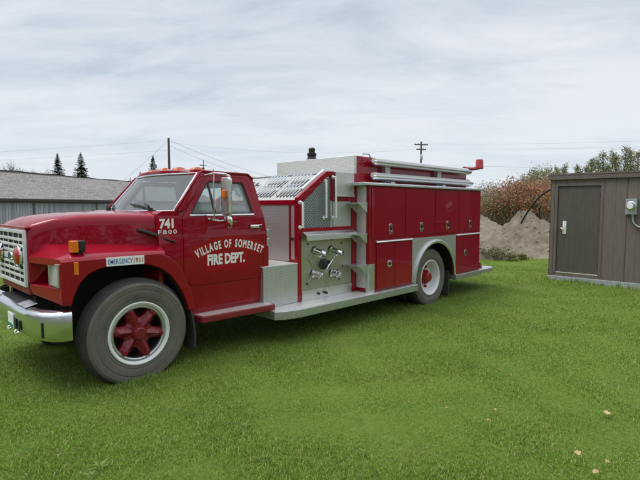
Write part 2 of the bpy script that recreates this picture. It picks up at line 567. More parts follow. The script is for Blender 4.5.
class MB:
    """collects shapes in world coordinates; build() links them as ONE mesh object"""

    def __init__(s):
        s.bm = bmesh.new()

    def face(s, pts, mi=0):
        vs = [s.bm.verts.new(p) for p in pts]
        f = s.bm.faces.new(vs)
        f.material_index = mi
        return f

    def box(s, x0, x1, y0, y1, z0, z1, mi=0, rot=None, piv=None):
        P = [(x0, y0, z0), (x1, y0, z0), (x1, y1, z0), (x0, y1, z0), (x0, y0, z1), (x1, y0, z1), (x1, y1, z1), (x0, y1, z1)]
        if rot is not None:
            piv = Vector(piv or ((x0 + x1) / 2, (y0 + y1) / 2, (z0 + z1) / 2))
            P = [tuple(rot @ (Vector(p) - piv) + piv) for p in P]
        v = [s.bm.verts.new(p) for p in P]
        for q in ((3, 2, 1, 0), (4, 5, 6, 7), (0, 1, 5, 4), (1, 2, 6, 5), (2, 3, 7, 6), (3, 0, 4, 7)):
            s.bm.faces.new([v[i] for i in q]).material_index = mi
        return s

    def prism(s, poly, f0, f1, mi=0):
        """poly: list of (u,v); f0,f1 map (u,v) to the two end points"""
        a = [s.bm.verts.new(f0(*p)) for p in poly]
        b = [s.bm.verts.new(f1(*p)) for p in poly]
        n = len(poly)
        fs = [s.bm.faces.new(a), s.bm.faces.new(b[::-1])]
        for i in range(n):
            j = (i + 1) % n
            fs.append(s.bm.faces.new([a[j], a[i], b[i], b[j]]))
        for f in fs:
            f.material_index = mi
        return s

    def prism_y(s, poly, y0, y1, mi=0):
        return s.prism(poly, lambda u, v: (u, y0, v), lambda u, v: (u, y1, v), mi)

    def prism_x(s, poly, x0, x1, mi=0):
        return s.prism(poly, lambda u, v: (x0, u, v), lambda u, v: (x1, u, v), mi)

    def prism_z(s, poly, z0, z1, mi=0):
        return s.prism(poly, lambda u, v: (u, v, z0), lambda u, v: (u, v, z1), mi)

    def sheet(s, outer, holes, front, off, extra=(), mi=0):
        """polygon with holes, mapped by front(u,v), given the thickness vector off"""
        vs, es = [], []
        for lp in [outer] + list(holes):
            b = len(vs)
            vs += [Vector(p) for p in lp]
            es += [(b + i, b + (i + 1) % len(lp)) for i in range(len(lp))]
        for (p, q) in extra:
            b = len(vs)
            vs += [Vector(p), Vector(q)]
            es.append((b, b + 1))
        rv, re_, rf = delaunay_2d_cdt(vs, es, [], 4, 1e-5)[:3]

        def inside(pt, poly):
            c = False
            for i in range(len(poly)):
                (x1, y1), (x2, y2) = poly[i], poly[i - 1]
                if (y1 > pt[1]) != (y2 > pt[1]) and pt[0] < (x2 - x1) * (pt[1] - y1) / (y2 - y1) + x1:
                    c = not c
            return c
        keep = []
        for f in rf:
            cx = sum(rv[i].x for i in f) / len(f)
            cy = sum(rv[i].y for i in f) / len(f)
            if inside((cx, cy), outer) and not any(inside((cx, cy), h) for h in holes):
                keep.append(f)
        off = Vector(off)
        used = sorted({i for f in keep for i in f})
        A = {i: s.bm.verts.new(front(rv[i].x, rv[i].y)) for i in used}
        B = {i: s.bm.verts.new(Vector(front(rv[i].x, rv[i].y)) + off) for i in used}
        cnt = {}
        for f in keep:
            s.bm.faces.new([A[i] for i in f]).material_index = mi
            s.bm.faces.new([B[i] for i in reversed(f)]).material_index = mi
            for a, b in zip(f, list(f[1:]) + [f[0]]):
                cnt[(a, b)] = 1
        for (a, b) in list(cnt):
            if (b, a) not in cnt:
                s.bm.faces.new([A[b], A[a], B[a], B[b]]).material_index = mi
        return s

    def loft(s, rings, close=True, caps=True, mi=0):
        rows = [[s.bm.verts.new(p) for p in r] for r in rings]
        n = len(rows[0])
        for a, b in zip(rows, rows[1:]):
            for i in range(n if close else n - 1):
                j = (i + 1) % n
                s.bm.faces.new([a[i], a[j], b[j], b[i]]).material_index = mi
        if caps and close:
            s.bm.faces.new(rows[0][::-1]).material_index = mi
            s.bm.faces.new(rows[-1]).material_index = mi
        return s

    def tube(s, pts, r, n=8, mi=0, rend=None, closed=False):
        pts = [Vector(p) for p in pts]
        rings = []
        prev = None
        k = len(pts)
        for i, p in enumerate(pts):
            d = (pts[min(i + 1, k - 1)] - pts[max(i - 1, 0)]).normalized()
            if prev is None:
                u = d.cross(Vector((0, 0, 1)))
                if u.length < 1e-3:
                    u = Vector((1, 0, 0))
            else:
                u = prev - d * prev.dot(d)
            u.normalize()
            prev = u
            v = d.cross(u)
            rr = r if rend is None else r + (rend - r) * i / max(1, k - 1)
            rings.append([p + (u * math.cos(a) + v * math.sin(a)) * rr for a in [2 * math.pi * q / n for q in range(n)]])
        return s.loft(rings, True, True, mi)

    def lathe(s, prof, c, axis, n=32, mi=0):
        """prof: (radius, along axis) from one end to the other"""
        c = Vector(c)
        ax = Vector(axis).normalized()
        u = ax.orthogonal().normalized()
        v = ax.cross(u)
        rows = []
        for r, t in prof:
            if r < 1e-6:
                rows.append([s.bm.verts.new(c + ax * t)])
            else:
                rows.append([s.bm.verts.new(c + ax * t + (u * math.cos(2 * math.pi * q / n) + v * math.sin(2 * math.pi * q / n)) * r) for q in range(n)])
        for a, b in zip(rows, rows[1:]):
            for i in range(n):
                j = (i + 1) % n
                if len(a) == 1 and len(b) == 1:
                    continue
                if len(a) == 1:
                    f = [a[0], b[j], b[i]]
                elif len(b) == 1:
                    f = [a[i], a[j], b[0]]
                else:
                    f = [a[i], a[j], b[j], b[i]]
                s.bm.faces.new(f).material_index = mi
        return s

    def build(s, name, mats, parent=None, bevel=0.0, seg=2, smooth=35, uv=True):
        bm = s.bm
        if not isinstance(mats, (list, tuple)):
            mats = [mats]
        if smooth is not None:
            bmesh.ops.recalc_face_normals(bm, faces=bm.faces)
        bm.normal_update()
        if bevel:
            es = [e for e in bm.edges if len(e.link_faces) == 2 and e.calc_face_angle(0) > R(28)]
            if es:
                bmesh.ops.bevel(bm, geom=es, offset=bevel, segments=seg, affect='EDGES', profile=0.5, clamp_overlap=True)
            bm.normal_update()
        if uv:
            box_uv(bm)
        if smooth is not None:
            for e in bm.edges:
                if len(e.link_faces) == 2:
                    e.smooth = e.calc_face_angle(0) < R(smooth if not bevel else max(smooth, 50))
            for f in bm.faces:
                f.smooth = True
        co = [v.co for v in bm.verts]
        lo = Vector([min(c[i] for c in co) for i in range(3)])
        hi = Vector([max(c[i] for c in co) for i in range(3)])
        org = Vector(((lo.x + hi.x) / 2, (lo.y + hi.y) / 2, lo.z if parent is None else (lo.z + hi.z) / 2))
        for v in bm.verts:
            v.co -= org
        me = bpy.data.meshes.new(name)
        bm.to_mesh(me)
        bm.free()
        for mm in mats:
            me.materials.append(MATS[mm])
        o = bpy.data.objects.new(name, me)
        COL.objects.link(o)
        po = Vector((0, 0, 0))
        if parent is not None:
            o.parent = parent
            po = world_org(parent)
        o.location = org - po
        ORG[o.name] = org
        if bevel:
            md = o.modifiers.new('normals', 'WEIGHTED_NORMAL')
            md.keep_sharp = True
        return o


def tag(o, label=None, cat=None, group=None, kind=None):
    if label:
        o['label'] = label
    if cat:
        o['category'] = cat
    if group:
        o['group'] = group
    if kind:
        o['kind'] = kind
    return o


def thing(name, label, cat, loc, group=None, parent=None):
    o = bpy.data.objects.new(name, None)
    COL.objects.link(o)
    o.empty_display_size = 0.2
    o.location = loc
    ORG[o.name] = Vector(loc)
    return tag(o, label, cat, group)


def copy_tree(o, parent=None):
    c = o.copy()
    COL.objects.link(c)
    ORG[c.name] = ORG.get(o.name, Vector((0, 0, 0)))
    if parent is not None:
        c.parent = parent
    for ch in [q for q in bpy.data.objects if q.parent == o]:
        copy_tree(ch, c)
    return c


def text_polys(s, txt, size, place, depth=0.004, offset=0.0, mi=0, sx=1.0):
    """lettering cut from the built-in font, each letter set by place(u, v, w)"""
    cu = bpy.data.curves.new('letters', 'FONT')
    cu.body = txt
    cu.size = size
    cu.offset = offset
    cu.resolution_u = 3
    o = bpy.data.objects.new('letters', cu)
    COL.objects.link(o)
    dg = bpy.context.evaluated_depsgraph_get()
    me = o.evaluated_get(dg).to_mesh()
    vs = [(v.co.x * sx, v.co.y) for v in me.vertices]
    fs = [list(p.vertices) for p in me.polygons]
    wd = max([v[0] for v in vs]) if vs else 0
    A = [s.bm.verts.new(place(u, v, wd)) for u, v in vs]
    for f in fs:
        try:
            s.bm.faces.new([A[i] for i in f]).material_index = mi
        except ValueError:
            pass
    o.evaluated_get(dg).to_mesh_clear()
    bpy.data.objects.remove(o)
    bpy.data.curves.remove(cu)
    return wd


def place_at(px, depth):
    """ground position at a depth along the view and a sideways offset"""
    az = R(VIEW_AZ)
    lat = (px - 320) / 475 * depth
    return Vector((depth * math.cos(az) + lat * math.sin(az), depth * math.sin(az) - lat * math.cos(az), 0))


def smooth_poly(pts, rad, n=4):
    """rounds the corners of a closed polygon"""
    outp = []
    k = len(pts)
    for i in range(k):
        p0, p1, p2 = Vector(pts[i - 1]), Vector(pts[i]), Vector(pts[(i + 1) % k])
        a, b = p0 - p1, p2 - p1
        r = min(rad, a.length * 0.45, b.length * 0.45)
        q0, q2 = p1 + a.normalized() * r, p1 + b.normalized() * r
        for j in range(n + 1):
            t_ = j / n
            outp.append(tuple(q0 * (1 - t_) ** 2 + p1 * 2 * t_ * (1 - t_) + q2 * t_ ** 2))
    return outp

# ------------------------------------------------------------------ the fire truck
YC = 5.72
truck = thing('fire_truck', 'old red fire truck with white door lettering parked on the lawn', 'fire truck', (5.6, YC, 0))


def sub(o, name, label=None, loc=None):
    """an Empty that holds the pieces of one part"""
    e_ = bpy.data.objects.new(name, None)
    COL.objects.link(e_)
    e_.parent = o
    lw = Vector(loc)
    e_.location = lw - world_org(o)
    ORG[e_.name] = lw
    if label:
        e_['label'] = label
    return e_


def arc(cx, cz, r, a0, a1, n):
    return [(cx + r * math.cos(R(a0 + (a1 - a0) * i / n)), cz + r * math.sin(R(a0 + (a1 - a0) * i / n))) for i in range(n + 1)]


# --- chassis
b = MB()
for s in (-1, 1):
    b.box(1.35, 9.7, YC + s * .43 - .04, YC + s * .43 + .04, .62, .86)
for x in (1.6, 2.6, 3.6, 5.2, 6.6, 8.4, 9.6):
    b.box(x - .05, x + .05, YC - .39, YC + .39, .64, .84)
b.box(1.5, 2.9, YC - .42, YC + .42, .55, 1.2)
b.box(3.0, 3.8, YC - .35, YC + .35, .42, .8)
b.box(5.9, 6.7, YC - .95, YC + .95, .45, .8)
b.build('chassis_frame', 'chassis_black', truck)
for x, z in ((2.12, .5), (7.55, .5)):
    b = MB().tube([(x, YC - .85, z), (x, YC + .85, z)], .075, 12)
    if x > 5:
        b.lathe([(0, -.2), (.15, -.18), (.24, 0), (.15, .18), (0, .2)], (x, YC, z), (1, 0, 0), 16)
    b.build('axle', 'chassis_black', truck)


# --- wheels
def tyre(cx, y_out, cz, rad, width, s, floor=-0.035):
    """y_out: outer face; s=-1 when the outer face looks to -Y"""
    b = MB()
    k = -s
    prof = [(.318, .035), (.335, .012), (.352, .007), (.356, .011), (.362, .006), (.40, .001), (.43, 0.0), (.436, .004), (.446, .004), (.452, .001), (rad - .062, .006), (rad - .058, .002), (rad - .048, .008), (rad - .03, .020), (rad - .008, .045), (rad, .07)]
    half = [(r, t) for r, t in prof]
    full = half + [(r, width - t) for r, t in reversed(half)]
    b.lathe(full, (cx, y_out, cz), (0, k, 0), 64)
    # tread grooves: ring ridges set slightly proud
    for f in b.bm.faces:
        c_ = f.calc_center_median()
        rr = math.hypot(c_.x - cx, c_.z - cz)
        f.material_index = 1 if rr > rad - .03 else 0
    for q in range(5):
        t0 = .072 + (width - .144) * q / 5 + .006
        t1 = .072 + (width - .144) * (q + 1) / 5 - .006
        b.lathe([(rad - .002, t0), (rad + .009, t0 + .004), (rad + .009, t1 - .004), (rad - .002, t1)], (cx, y_out, cz), (0, k, 0), 64, 1)
    for v in b.bm.verts:
        if v.co.z < floor:
            sq = floor - v.co.z
            v.co.z = floor - sq * .25
            v.co.y += s * sq * .35 if abs(v.co.y - y_out) < width / 2 else -s * sq * .35
    return b


def front_wheel(s):
    y = YC + s * 1.09
    k = -s
    c = (2.12, y, .455)
    wl = sub(truck, 'wheel', None, c)
    tyre(2.12, y, .455, .548, .28, s).build('tyre', ['tyre_rubber', 'tyre_tread'], wl)
    # silver demountable rim ring
    rm = MB().lathe([(.288, .05), (.290, .022), (.302, .012), (.314, .006), (.324, .010), (.326, .03), (.30, .06), (.288, .05)],
                    c, (0, k, 0), 56).build('rim', 'white_paint', wl)
    MB().lathe([(.254, .06), (.258, .038), (.268, .032), (.286, .034), (.287, .05), (.27, .07), (.254, .06)], c, (0, k, 0), 56).build('lock_ring', 'galvanised', rm)
    # six spoked cast hub, painted red
    b = MB()
    b.lathe([(0, .0), (.05, .0), (.066, .012), (.075, .04), (.082, .05), (.118, .055), (.150, .075), (.158, .10), (.158, .2), (0, .2)], c, (0, k, 0), 32)
    for q in range(6):
        a = R(50 + 60 * q)
        ca, sa = math.cos(a), math.sin(a)

        def P(r, wd, t):
            return (2.12 + ca * r - sa * wd, y + k * t, .455 + sa * r + ca * wd)
        rings = []
        for r, wd, t0, t1 in ((.075, .080, .050, .17), (.14, .064, .038, .16), (.20, .052, .028, .15), (.250, .058, .045, .14)):
            rings.append([P(r, -wd, t1), P(r, -wd, t0 + .045), P(r, -wd * .42, t0 + .004), P(r, 0, t0 - .012), P(r, wd * .42, t0 + .004), P(r, wd, t0 + .045), P(r, wd, t1)])
        b.loft(rings)
        b.lathe([(0, -.012), (.019, -.010), (.022, .012), (.034, .016), (.036, .05), (0, .05)], P(.238, 0, .022), (0, k, 0), 10)
        a2 = a + R(30)
        b.lathe([(0, 0), (.014, .002), (.015, .04), (0, .04)], (2.12 + math.cos(a2) * .095, y + k * .045, .455 + math.sin(a2) * .095), (0, k, 0), 8)
    for q in range(12):
        a = R(30 * q + 8)
        b.lathe([(0, .0), (.008, .001), (.009, .02), (0, .02)], (2.12 + math.cos(a) * .062, y + k * .004, .455 + math.sin(a) * .062), (0, k, 0), 6)
    for q in range(6):
        a = R(50 + 60 * q)
        for d_ in (-.036, .036):
            b.lathe([(0, 0), (.010, .002), (.011, .04), (0, .04)], (2.12 + math.cos(a) * .19 - math.sin(a) * d_, y + k * .05, .455 + math.sin(a) * .19 + math.cos(a) * d_), (0, k, 0), 6)
    b.build('hub', 'hub_red', wl)
    MB().lathe([(.02, .20), (.25, .19), (.258, .062), (.28, .062), (.28, .22), (.02, .22)], c, (0, k, 0), 40).build('brake_drum', 'chassis_black', wl)


def rear_wheel(s):
    y = YC + s * 1.16
    k = -s
    c = (7.55, y, .45)
    wl = sub(truck, 'wheel', None, c)
    for d in (0, .31):
        tyre(7.55, y + k * d, .45, .54, .27, s, -.03).build('tyre', ['tyre_rubber', 'tyre_tread'], wl)
    MB().lathe([(.318, .03), (.326, .012), (.315, .004), (.300, .012), (.285, .04), (.27, .10), (.255, .16), (.15, .185), (.15, .2), (.27, .19), (.318, .1)],
               c, (0, k, 0), 56).build('rim', 'white_paint', wl)
    b = MB()
    b.lathe([(0, .03), (.075, .03), (.09, .045), (.095, .10), (.13, .11), (.135, .2), (0, .2)], c, (0, k, 0), 28)
    for q in range(10):
        a = R(36 * q)
        b.lathe([(0, .09), (.014, .092), (.016, .12), (0, .12)], (7.55 + math.cos(a) * .115, y, .45 + math.sin(a) * .115), (0, k, 0), 8)
    for q in range(5):
        a = R(72 * q)
        b.lathe([(0, .13), (.022, .132), (.026, .2), (0, .2)], (7.55 + math.cos(a) * .19, y, .45 + math.sin(a) * .19), (0, k, 0), 8)
    b.build('hub', 'red_paint', wl)


for s in (-1, 1):
    front_wheel(s)
    rear_wheel(s)

# --- hood
HOOD = [(1.285, .470, 1.530, .515, 1.560), (1.33, .497, 1.570, .522, 1.605), (1.50, .575, 1.625, .600, 1.655), (1.75, .665, 1.652, .700, 1.680),
        (2.10, .775, 1.657, .810, 1.692), (2.43, .862, 1.655, .902, 1.700)]
b = MB()
rings = []
for x, hc, zc, hs, zt in HOOD:
    half = [(hs + (.02 if x < 1.4 else 0), 1.02 if x < 1.4 else 1.24), (hs + (.012 if x < 1.4 else 0), 1.20 if x < 1.4 else 1.27), (hs, 1.36), (hs - (hs - hc) * .55, zc - .10), (hc + .008, zc - .03), (hc - .012, zc - .006), (hc - .05, zc + .008),
            (hc * .62, zc + (zt - zc) * .55), (hc * .3, zt - .006)]
    r = [(x, YC - h, z) for h, z in half] + [(x, YC, zt)] + [(x, YC + h, z) for h, z in reversed(half)]
    rings.append(r)
b.loft(rings)
b.build('hood', 'red_paint', truck, smooth=52)

# --- front fenders
ARCH = [(1.485, .82), (1.515, .92), (1.56, 1.02), (1.64, 1.105), (1.73, 1.145), (1.83, 1.165), (2.05, 1.17), (2.25, 1.145), (2.38, 1.09), (2.48, 1.01), (2.56, .90), (2.62, .80), (2.665, .68), (2.685, .60)]
FSIDE = [(1.40, .90)] + ARCH + [(2.765, .60), (2.755, .70), (2.715, .84), (2.655, .985), (2.57, 1.12), (2.47, 1.215), (2.36, 1.262), (1.41, 1.248)]
for s in (-1, 1):
    b = MB()
    b.prism_y(FSIDE, YC + s * 1.07, YC + s * 1.02)
    fender = b.build('fender', 'red_paint', truck, bevel=.014, seg=3)
    b = MB()
    rings = []
    for tt in (0, .06, .12, .25, .55, 1.0):
        def hin(x):
            for p, q in zip(HOOD, HOOD[1:]):
                if x <= q[0]:
                    return p[3] + (q[3] - p[3]) * max(0, (x - p[0]) / (q[0] - p[0]))
            return HOOD[-1][3]
        prof = []
        for uu, dz in ((0, 0), (.35, 0), (.75, 0), (.955, -.004), (1, -.03)):
            xf = 1.283 + uu * .125
            x = xf + (2.42 - xf) * tt
            h = (hin(x) - .02) + (1.066 - hin(x) + .02) * uu
            zi = 1.262 + .118 * min(1, tt / .12) - .035 * max(0, tt - .3) / .7
            z = zi + (1.268 - zi) * uu ** 1.15 + dz
            prof.append((x, YC + s * h, z))
        low = [(p[0], p[1], 1.205) for p in (prof[-1], prof[0])]
        rings.append(prof + low)
    b.loft(rings)
    b.build('fender_top', 'red_paint', fender, smooth=50)
    # front face: lip above the lamp recess, lower valance
    b = MB()
    hi = [(1.284, .50, 1.259), (1.330, .70, 1.259), (1.372, .90, 1.257), (1.404, 1.06, 1.252), (1.47, 1.06, 1.252), (1.47, .50, 1.259)]
    b.loft([[(x, YC + s * h, z) for x, h, z in hi], [(x + .004, YC + s * h, 1.225) for x, h, z in hi]])
    up = [(1.287, .50, 1.0), (1.402, 1.065, 1.0), (1.50, 1.065, 1.0), (1.50, .50, 1.0)]
    dn = [(1.296, .50, .905), (1.415, 1.06, .835), (1.50, 1.05, .835), (1.50, .50, .905)]
    b.loft([[(x, YC + s * h, z) for x, h, z in q] for q in (up, dn)])
    b.prism_z([(x, YC + s * h) for x, h in [(1.286, .50), (1.293, .535), (1.47, .535), (1.47, .50)]], 1.0, 1.225)
    b.prism_z([(x, YC + s * h) for x, h in [(1.398, 1.04), (1.402, 1.064), (1.50, 1.064), (1.50, 1.04)]], 1.0, 1.225)
    b.build('fender_front', 'red_paint', fender, bevel=.010)
    b = MB().box(1.465, 1.485, *sorted((YC + s * .53, YC + s * 1.045)), 1.0, 1.225)
    b.build('lamp_recess', 'red_dull', fender)
    # wheel well
    b = MB()
    b.box(1.50, 2.72, *sorted((YC + s * .50, YC + s * .53)), .45, 1.22)
    b.prism_y([(x + (.004 if x < 2.1 else -.004), z - .004) for x, z in ARCH] + [(x + (-.03 if x < 2.1 else .03), z + .03) for x, z in reversed(ARCH)], YC + s * 1.018, YC + s * .50)
    b.build('wheel_well', 'chassis_black', truck)
    # lamp
    b = MB()
    y0, y1 = sorted((YC + s * .765, YC + s * 1.038))
    b.sheet([(y0, 1.003), (y1, 1.003), (y1, 1.222), (y0, 1.222)], [[(y0 + .018, 1.022), (y0 + .018, 1.204), (y1 - .018, 1.204), (y1 - .018, 1.022)]], lambda u, v: (1.385, u, v), (.075, 0, 0))
    hl = b.build('headlight', 'aluminium', truck, bevel=.004)
    b = MB()
    b.sheet([(y0 + .02, 1.024), (y1 - .02, 1.024), (y1 - .02, 1.202), (y0 + .02, 1.202)], [], lambda u, v: (1.402 + .16 * (v - 1.113) - .02 * (1 - ((u - (y0 + y1) / 2) / .13) ** 2), u, v), (.03, 0, 0),
            [((y0 + y1) / 2 + d, 1.0, ) and (((y0 + y1) / 2 + d, 1.0), ((y0 + y1) / 2 + d, 1.25)) for d in (-.08, -.04, 0, .04, .08)])
    b.build('lens', 'clear_lens', hl)
    # amber lamps
    b = MB().box(1.515, 1.555, *sorted((YC + s * 1.066, YC + s * 1.079)), 1.115, 1.235)
    b.build('side_marker', 'orange_lens', truck, bevel=.004)
    x0, yy = 1.53, YC + s * .955
    b = MB().box(x0 + .055, x0 + .12, yy - .05, yy + .05, 1.315, 1.425)
    b.box(x0 + .05, x0 + .09, yy - .02, yy + .02, 1.27, 1.32)
    ts = b.build('turn_signal', 'black_plastic', truck, bevel=.012)
    b = MB().box(x0 - .005, x0 + .058, yy - .052, yy + .052, 1.312, 1.428)
    b.build('lens', 'orange_lens', ts, bevel=.012)
    # mud flap behind the front wheel
    rings = []
    for z, xx, hh in ((.64, 2.70, .10), (.45, 2.735, .11), (.30, 2.745, .115), (.17, 2.735, .115), (.14, 2.73, .09)):
        ym = YC + s * .96
        rings.append([(xx, ym - hh, z), (xx, ym + hh, z), (xx + .02, ym + hh, z), (xx + .02, ym - hh, z)])
    MB().loft(rings).build('mud_flap', 'rubber', truck, bevel=.006)

# sticker on the near fender
b = MB()
b.prism_y(smooth_poly([(1.808, 1.168), (2.187, 1.164), (2.187, 1.252), (1.808, 1.254)], .008), YC - 1.0735, YC - 1.067)
stk = b.build('emergency_sticker', 'lettering_white', truck)
b = MB()
text_polys(b, 'EMERGENCY', .068, lambda u, v, w_: (1.822 + u * (.245 / w_), YC - 1.0755, 1.186 + v), offset=.0004)
b.build('lettering', 'blue_ink', stk, smooth=None)
b = MB()
b.prism_y([(2.078, 1.18), (2.083, 1.18), (2.083, 1.24), (2.078, 1.24)], YC - 1.0755, YC - 1.073)
text_polys(b, '911', .066, lambda u, v, w_: (2.095 + u * (.078 / w_), YC - 1.0755, 1.186 + v), offset=.001)
b.build('number', 'red_lens', stk, smooth=None)

# --- grille
b = MB()
gy0, gy1 = YC - .50, YC + .50
b.sheet([(gy0, .965), (gy1, .965), (gy1, 1.515), (gy0, 1.515)], [[(gy0 + .035, 1.0), (gy0 + .035, 1.48), (gy1 - .035, 1.48), (gy1 - .035, 1.0)]], lambda u, v: (1.255, u, v), (.03, 0, 0))
for i in range(1, 8):
    z = 1.0 + .48 * i / 8
    hw = .015 if i != 4 else .032
    b.box(1.258, 1.269, gy0 + .03, gy1 - .03, z - hw, z + hw)
for i in range(1, 5):
    y = gy0 + 1.0 * i / 5
    b.box(1.262, 1.272, y - .006, y + .006, .99, 1.49)
gr_ = b.build('grille', 'grille_paint', truck, bevel=.004)
MB().box(1.274, 1.2845, gy0 + .01, gy1 - .01, .97, 1.51).build('radiator_screen', 'chassis_black', gr_)
# oval emblem
b = MB()
b.lathe([(0, -.006), (.037, -.006), (.044, -.003), (.046, .008)], (1.252, YC, 1.24), (1, 0, 0), 28)
for v in b.bm.verts:
    v.co.y = YC + (v.co.y - YC) * 1.55
em = b.build('oval_emblem', 'chrome', gr_)
b = MB()
b.lathe([(0, -.008), (.034, -.008), (.036, -.005)], (1.252, YC, 1.24), (1, 0, 0), 28)
for v in b.bm.verts:
    v.co.y = YC + (v.co.y - YC) * 1.55
b.build('emblem_field', 'emblem_blue', em)
b = MB()
b.box(1.285, 1.34, YC - .52, YC + .52, .885, .962)
b.build('valance', 'red_dull', truck, bevel=.01)
b = MB()
b.box(1.272, 1.34, YC - .505, YC + .505, 1.518, 1.552)
b.build('hood_lip', 'red_paint', truck, bevel=.012, seg=3)
for s in (-1, 1):
    c = (1.238, YC + s * .37, 1.262)
    b = MB().lathe([(.0, .02), (.085, .02), (.104, .012), (.110, -.004), (.103, -.012), (.092, -.008)], c, (1, 0, 0), 36)
    b.box(1.255, 1.30, c[1] - .02, c[1] + .02, c[2] - .02, c[2] + .02)
    wl = b.build('warning_light', 'chrome', truck)
    MB().lathe([(0, -.040), (.04, -.037), (.070, -.028), (.086, -.014), (.092, -.004), (.088, .01), (0, .012)], c, (1, 0, 0), 36).build('lens', 'red_lens', wl)

# --- bumper
path = [(1.165, 0.0), (1.168, .35), (1.180, .70), (1.205, .85), (1.25, .965), (1.31, 1.055), (1.38, 1.10), (1.47, 1.115)]
full = [(x, -h) for x, h in reversed(path)] + [(x, h) for x, h in path[1:]]
b = MB()
rings = []
for i, (x, h) in enumerate(full):
    f_ = abs(h) / 1.115
    zt = .775 + .012 * f_
    fl_ = .15 - .07 * f_
    zb = .545 - .035 * max(0, (f_ - .6) / .4)
    p0, p1 = full[max(i - 1, 0)], full[min(i + 1, len(full) - 1)]
    t = Vector((p1[0] - p0[0], p1[1] - p0[1])).normalized()
    nx, ny_ = t.y, -t.x            # inward (towards +X in the middle)
    if nx < 0:
        nx, ny_ = -nx, -ny_

    def q(d, z):
        return (x + nx * d, YC + h + ny_ * d, z)
    rings.append([q(fl_, zt + .012), q(.02, zt), q(.004, zt - .012), q(-.006, zt - .035), q(-.006, zb + .05), q(.006, zb + .012), q(.03, zb),
                  q(.034, zb + .02), q(.012, zb + .05), q(.012, zt - .03), q(.03, zt - .012), q(fl_, zt + .002)])
b.loft(rings)
bump = b.build('bumper', 'bumper_chrome', truck, smooth=38)
for h in (-.62, -.5, -.24, .24, .5, .62):
    MB().box(1.1585, 1.164, YC + h - .028, YC + h + .028, .575, .675).build('tow_slot', 'black_plastic', bump)
for h in (-.68, -.35, .35, .68):
    MB().lathe([(0, -.008), (.012, -.006), (.018, .004), (0, .006)], (1.225, YC + h, .781), (0, 0, -1), 10).build('bolt', 'dark_metal', bump)
b = MB().box(1.150, 1.158, YC - .46, YC - .27, .575, .715)
lp = b.build('licence_plate', 'lettering_white', bump, bevel=.003)
MB().box(1.147, 1.1495, YC - .455, YC - .275, .58, .615).build('plate_band', 'green_plastic', lp)
for h in (-.55, -.3, .3, .55):
    b = MB()
    b.tube([(1.165, YC + h - .04, .56), (1.148, YC + h - .04, .55), (1.143, YC + h, .546), (1.148, YC + h + .04, .55), (1.165, YC + h + .04, .56)], .010, 8)
    b.build('tow_loop', 'chrome', bump)
b = MB()
b.box(1.20, 1.42, YC - .75, YC + .75, .70, .72)
b.box(1.25, 1.45, YC - .42, YC + .42, .74, .80)
b.box(1.25, 1.30, YC - 1.0, YC + 1.0, .56, .70)
b.build('bumper_bracket', 'chassis_black', truck)
MB().prism_y([(1.215, .788), (1.32, .815), (1.32, .821), (1.215, .794)], YC - .64, YC - .36).build('step_plate', 'galvanised', truck, bevel=.002)

# --- cab


def ch(z):
    """half width of the cab at a height"""
    pts = [(.5, .915), (.84, .935), (.95, .948), (1.05, .952), (1.395, .952), (1.43, .940), (1.6, .940), (2.16, .815)]
    for p, q in zip(pts, pts[1:]):
        if z <= q[0]:
            return p[1] + (q[1] - p[1]) * max(0, (z - p[0]) / (q[0] - p[0]))
    return pts[-1][1]


bend = [((2.2, z), (4.2, z)) for z in (.95, 1.05, 1.395, 1.43, 1.6)]
CABS = [(2.41, 1.655), (2.62, 1.69), (2.98, 2.115), (3.03, 2.15), (3.70, 2.14), (3.765, 2.08), (3.835, 1.70), (3.885, 1.45), (3.915, 1.20), (3.915, .83), (3.90, .55), (2.82, .55), (2.66, .85), (2.41, 1.05)]
DOOR = [(2.695, .96), (2.695, 1.625), (3.045, 2.085), (3.085, 2.10), (3.61, 2.10), (3.665, 2.08), (3.77, 1.62), (3.825, 1.38), (3.83, .86), (3.81, .835), (2.80, .835)]
WIN = [(2.80, 1.655), (3.085, 2.045), (3.60, 2.045), (3.70, 1.655)]


def shrink(poly, d):
    cx = sum(p[0] for p in poly) / len(poly)
    cz = sum(p[1] for p in poly) / len(poly)
    o_ = []
    n_ = len(poly)
    for i in range(n_):
        p0, p1, p2 = Vector(poly[i - 1]), Vector(poly[i]), Vector(poly[(i + 1) % n_])
        t1, t2 = (p1 - p0).normalized(), (p2 - p1).normalized()
        n1, n2 = Vector((t1.y, -t1.x)), Vector((t2.y, -t2.x))
        bi = (n1 + n2).normalized()
        if bi.dot(Vector((cx, cz)) - p1) < 0 and n1.dot(Vector((cx, cz)) - (p0 + p1) / 2) < 0:
            bi = -bi
        k_ = d / max(.4, abs(bi.dot(n1)))
        o_.append(tuple(p1 + bi * k_))
    return o_


b = MB()
for s in (-1, 1):
    b.sheet(CABS, [smooth_poly(DOOR, .03)], lambda x, z, s=s: (x, YC + s * ch(z), z), (0, -s * .045, 0), bend)
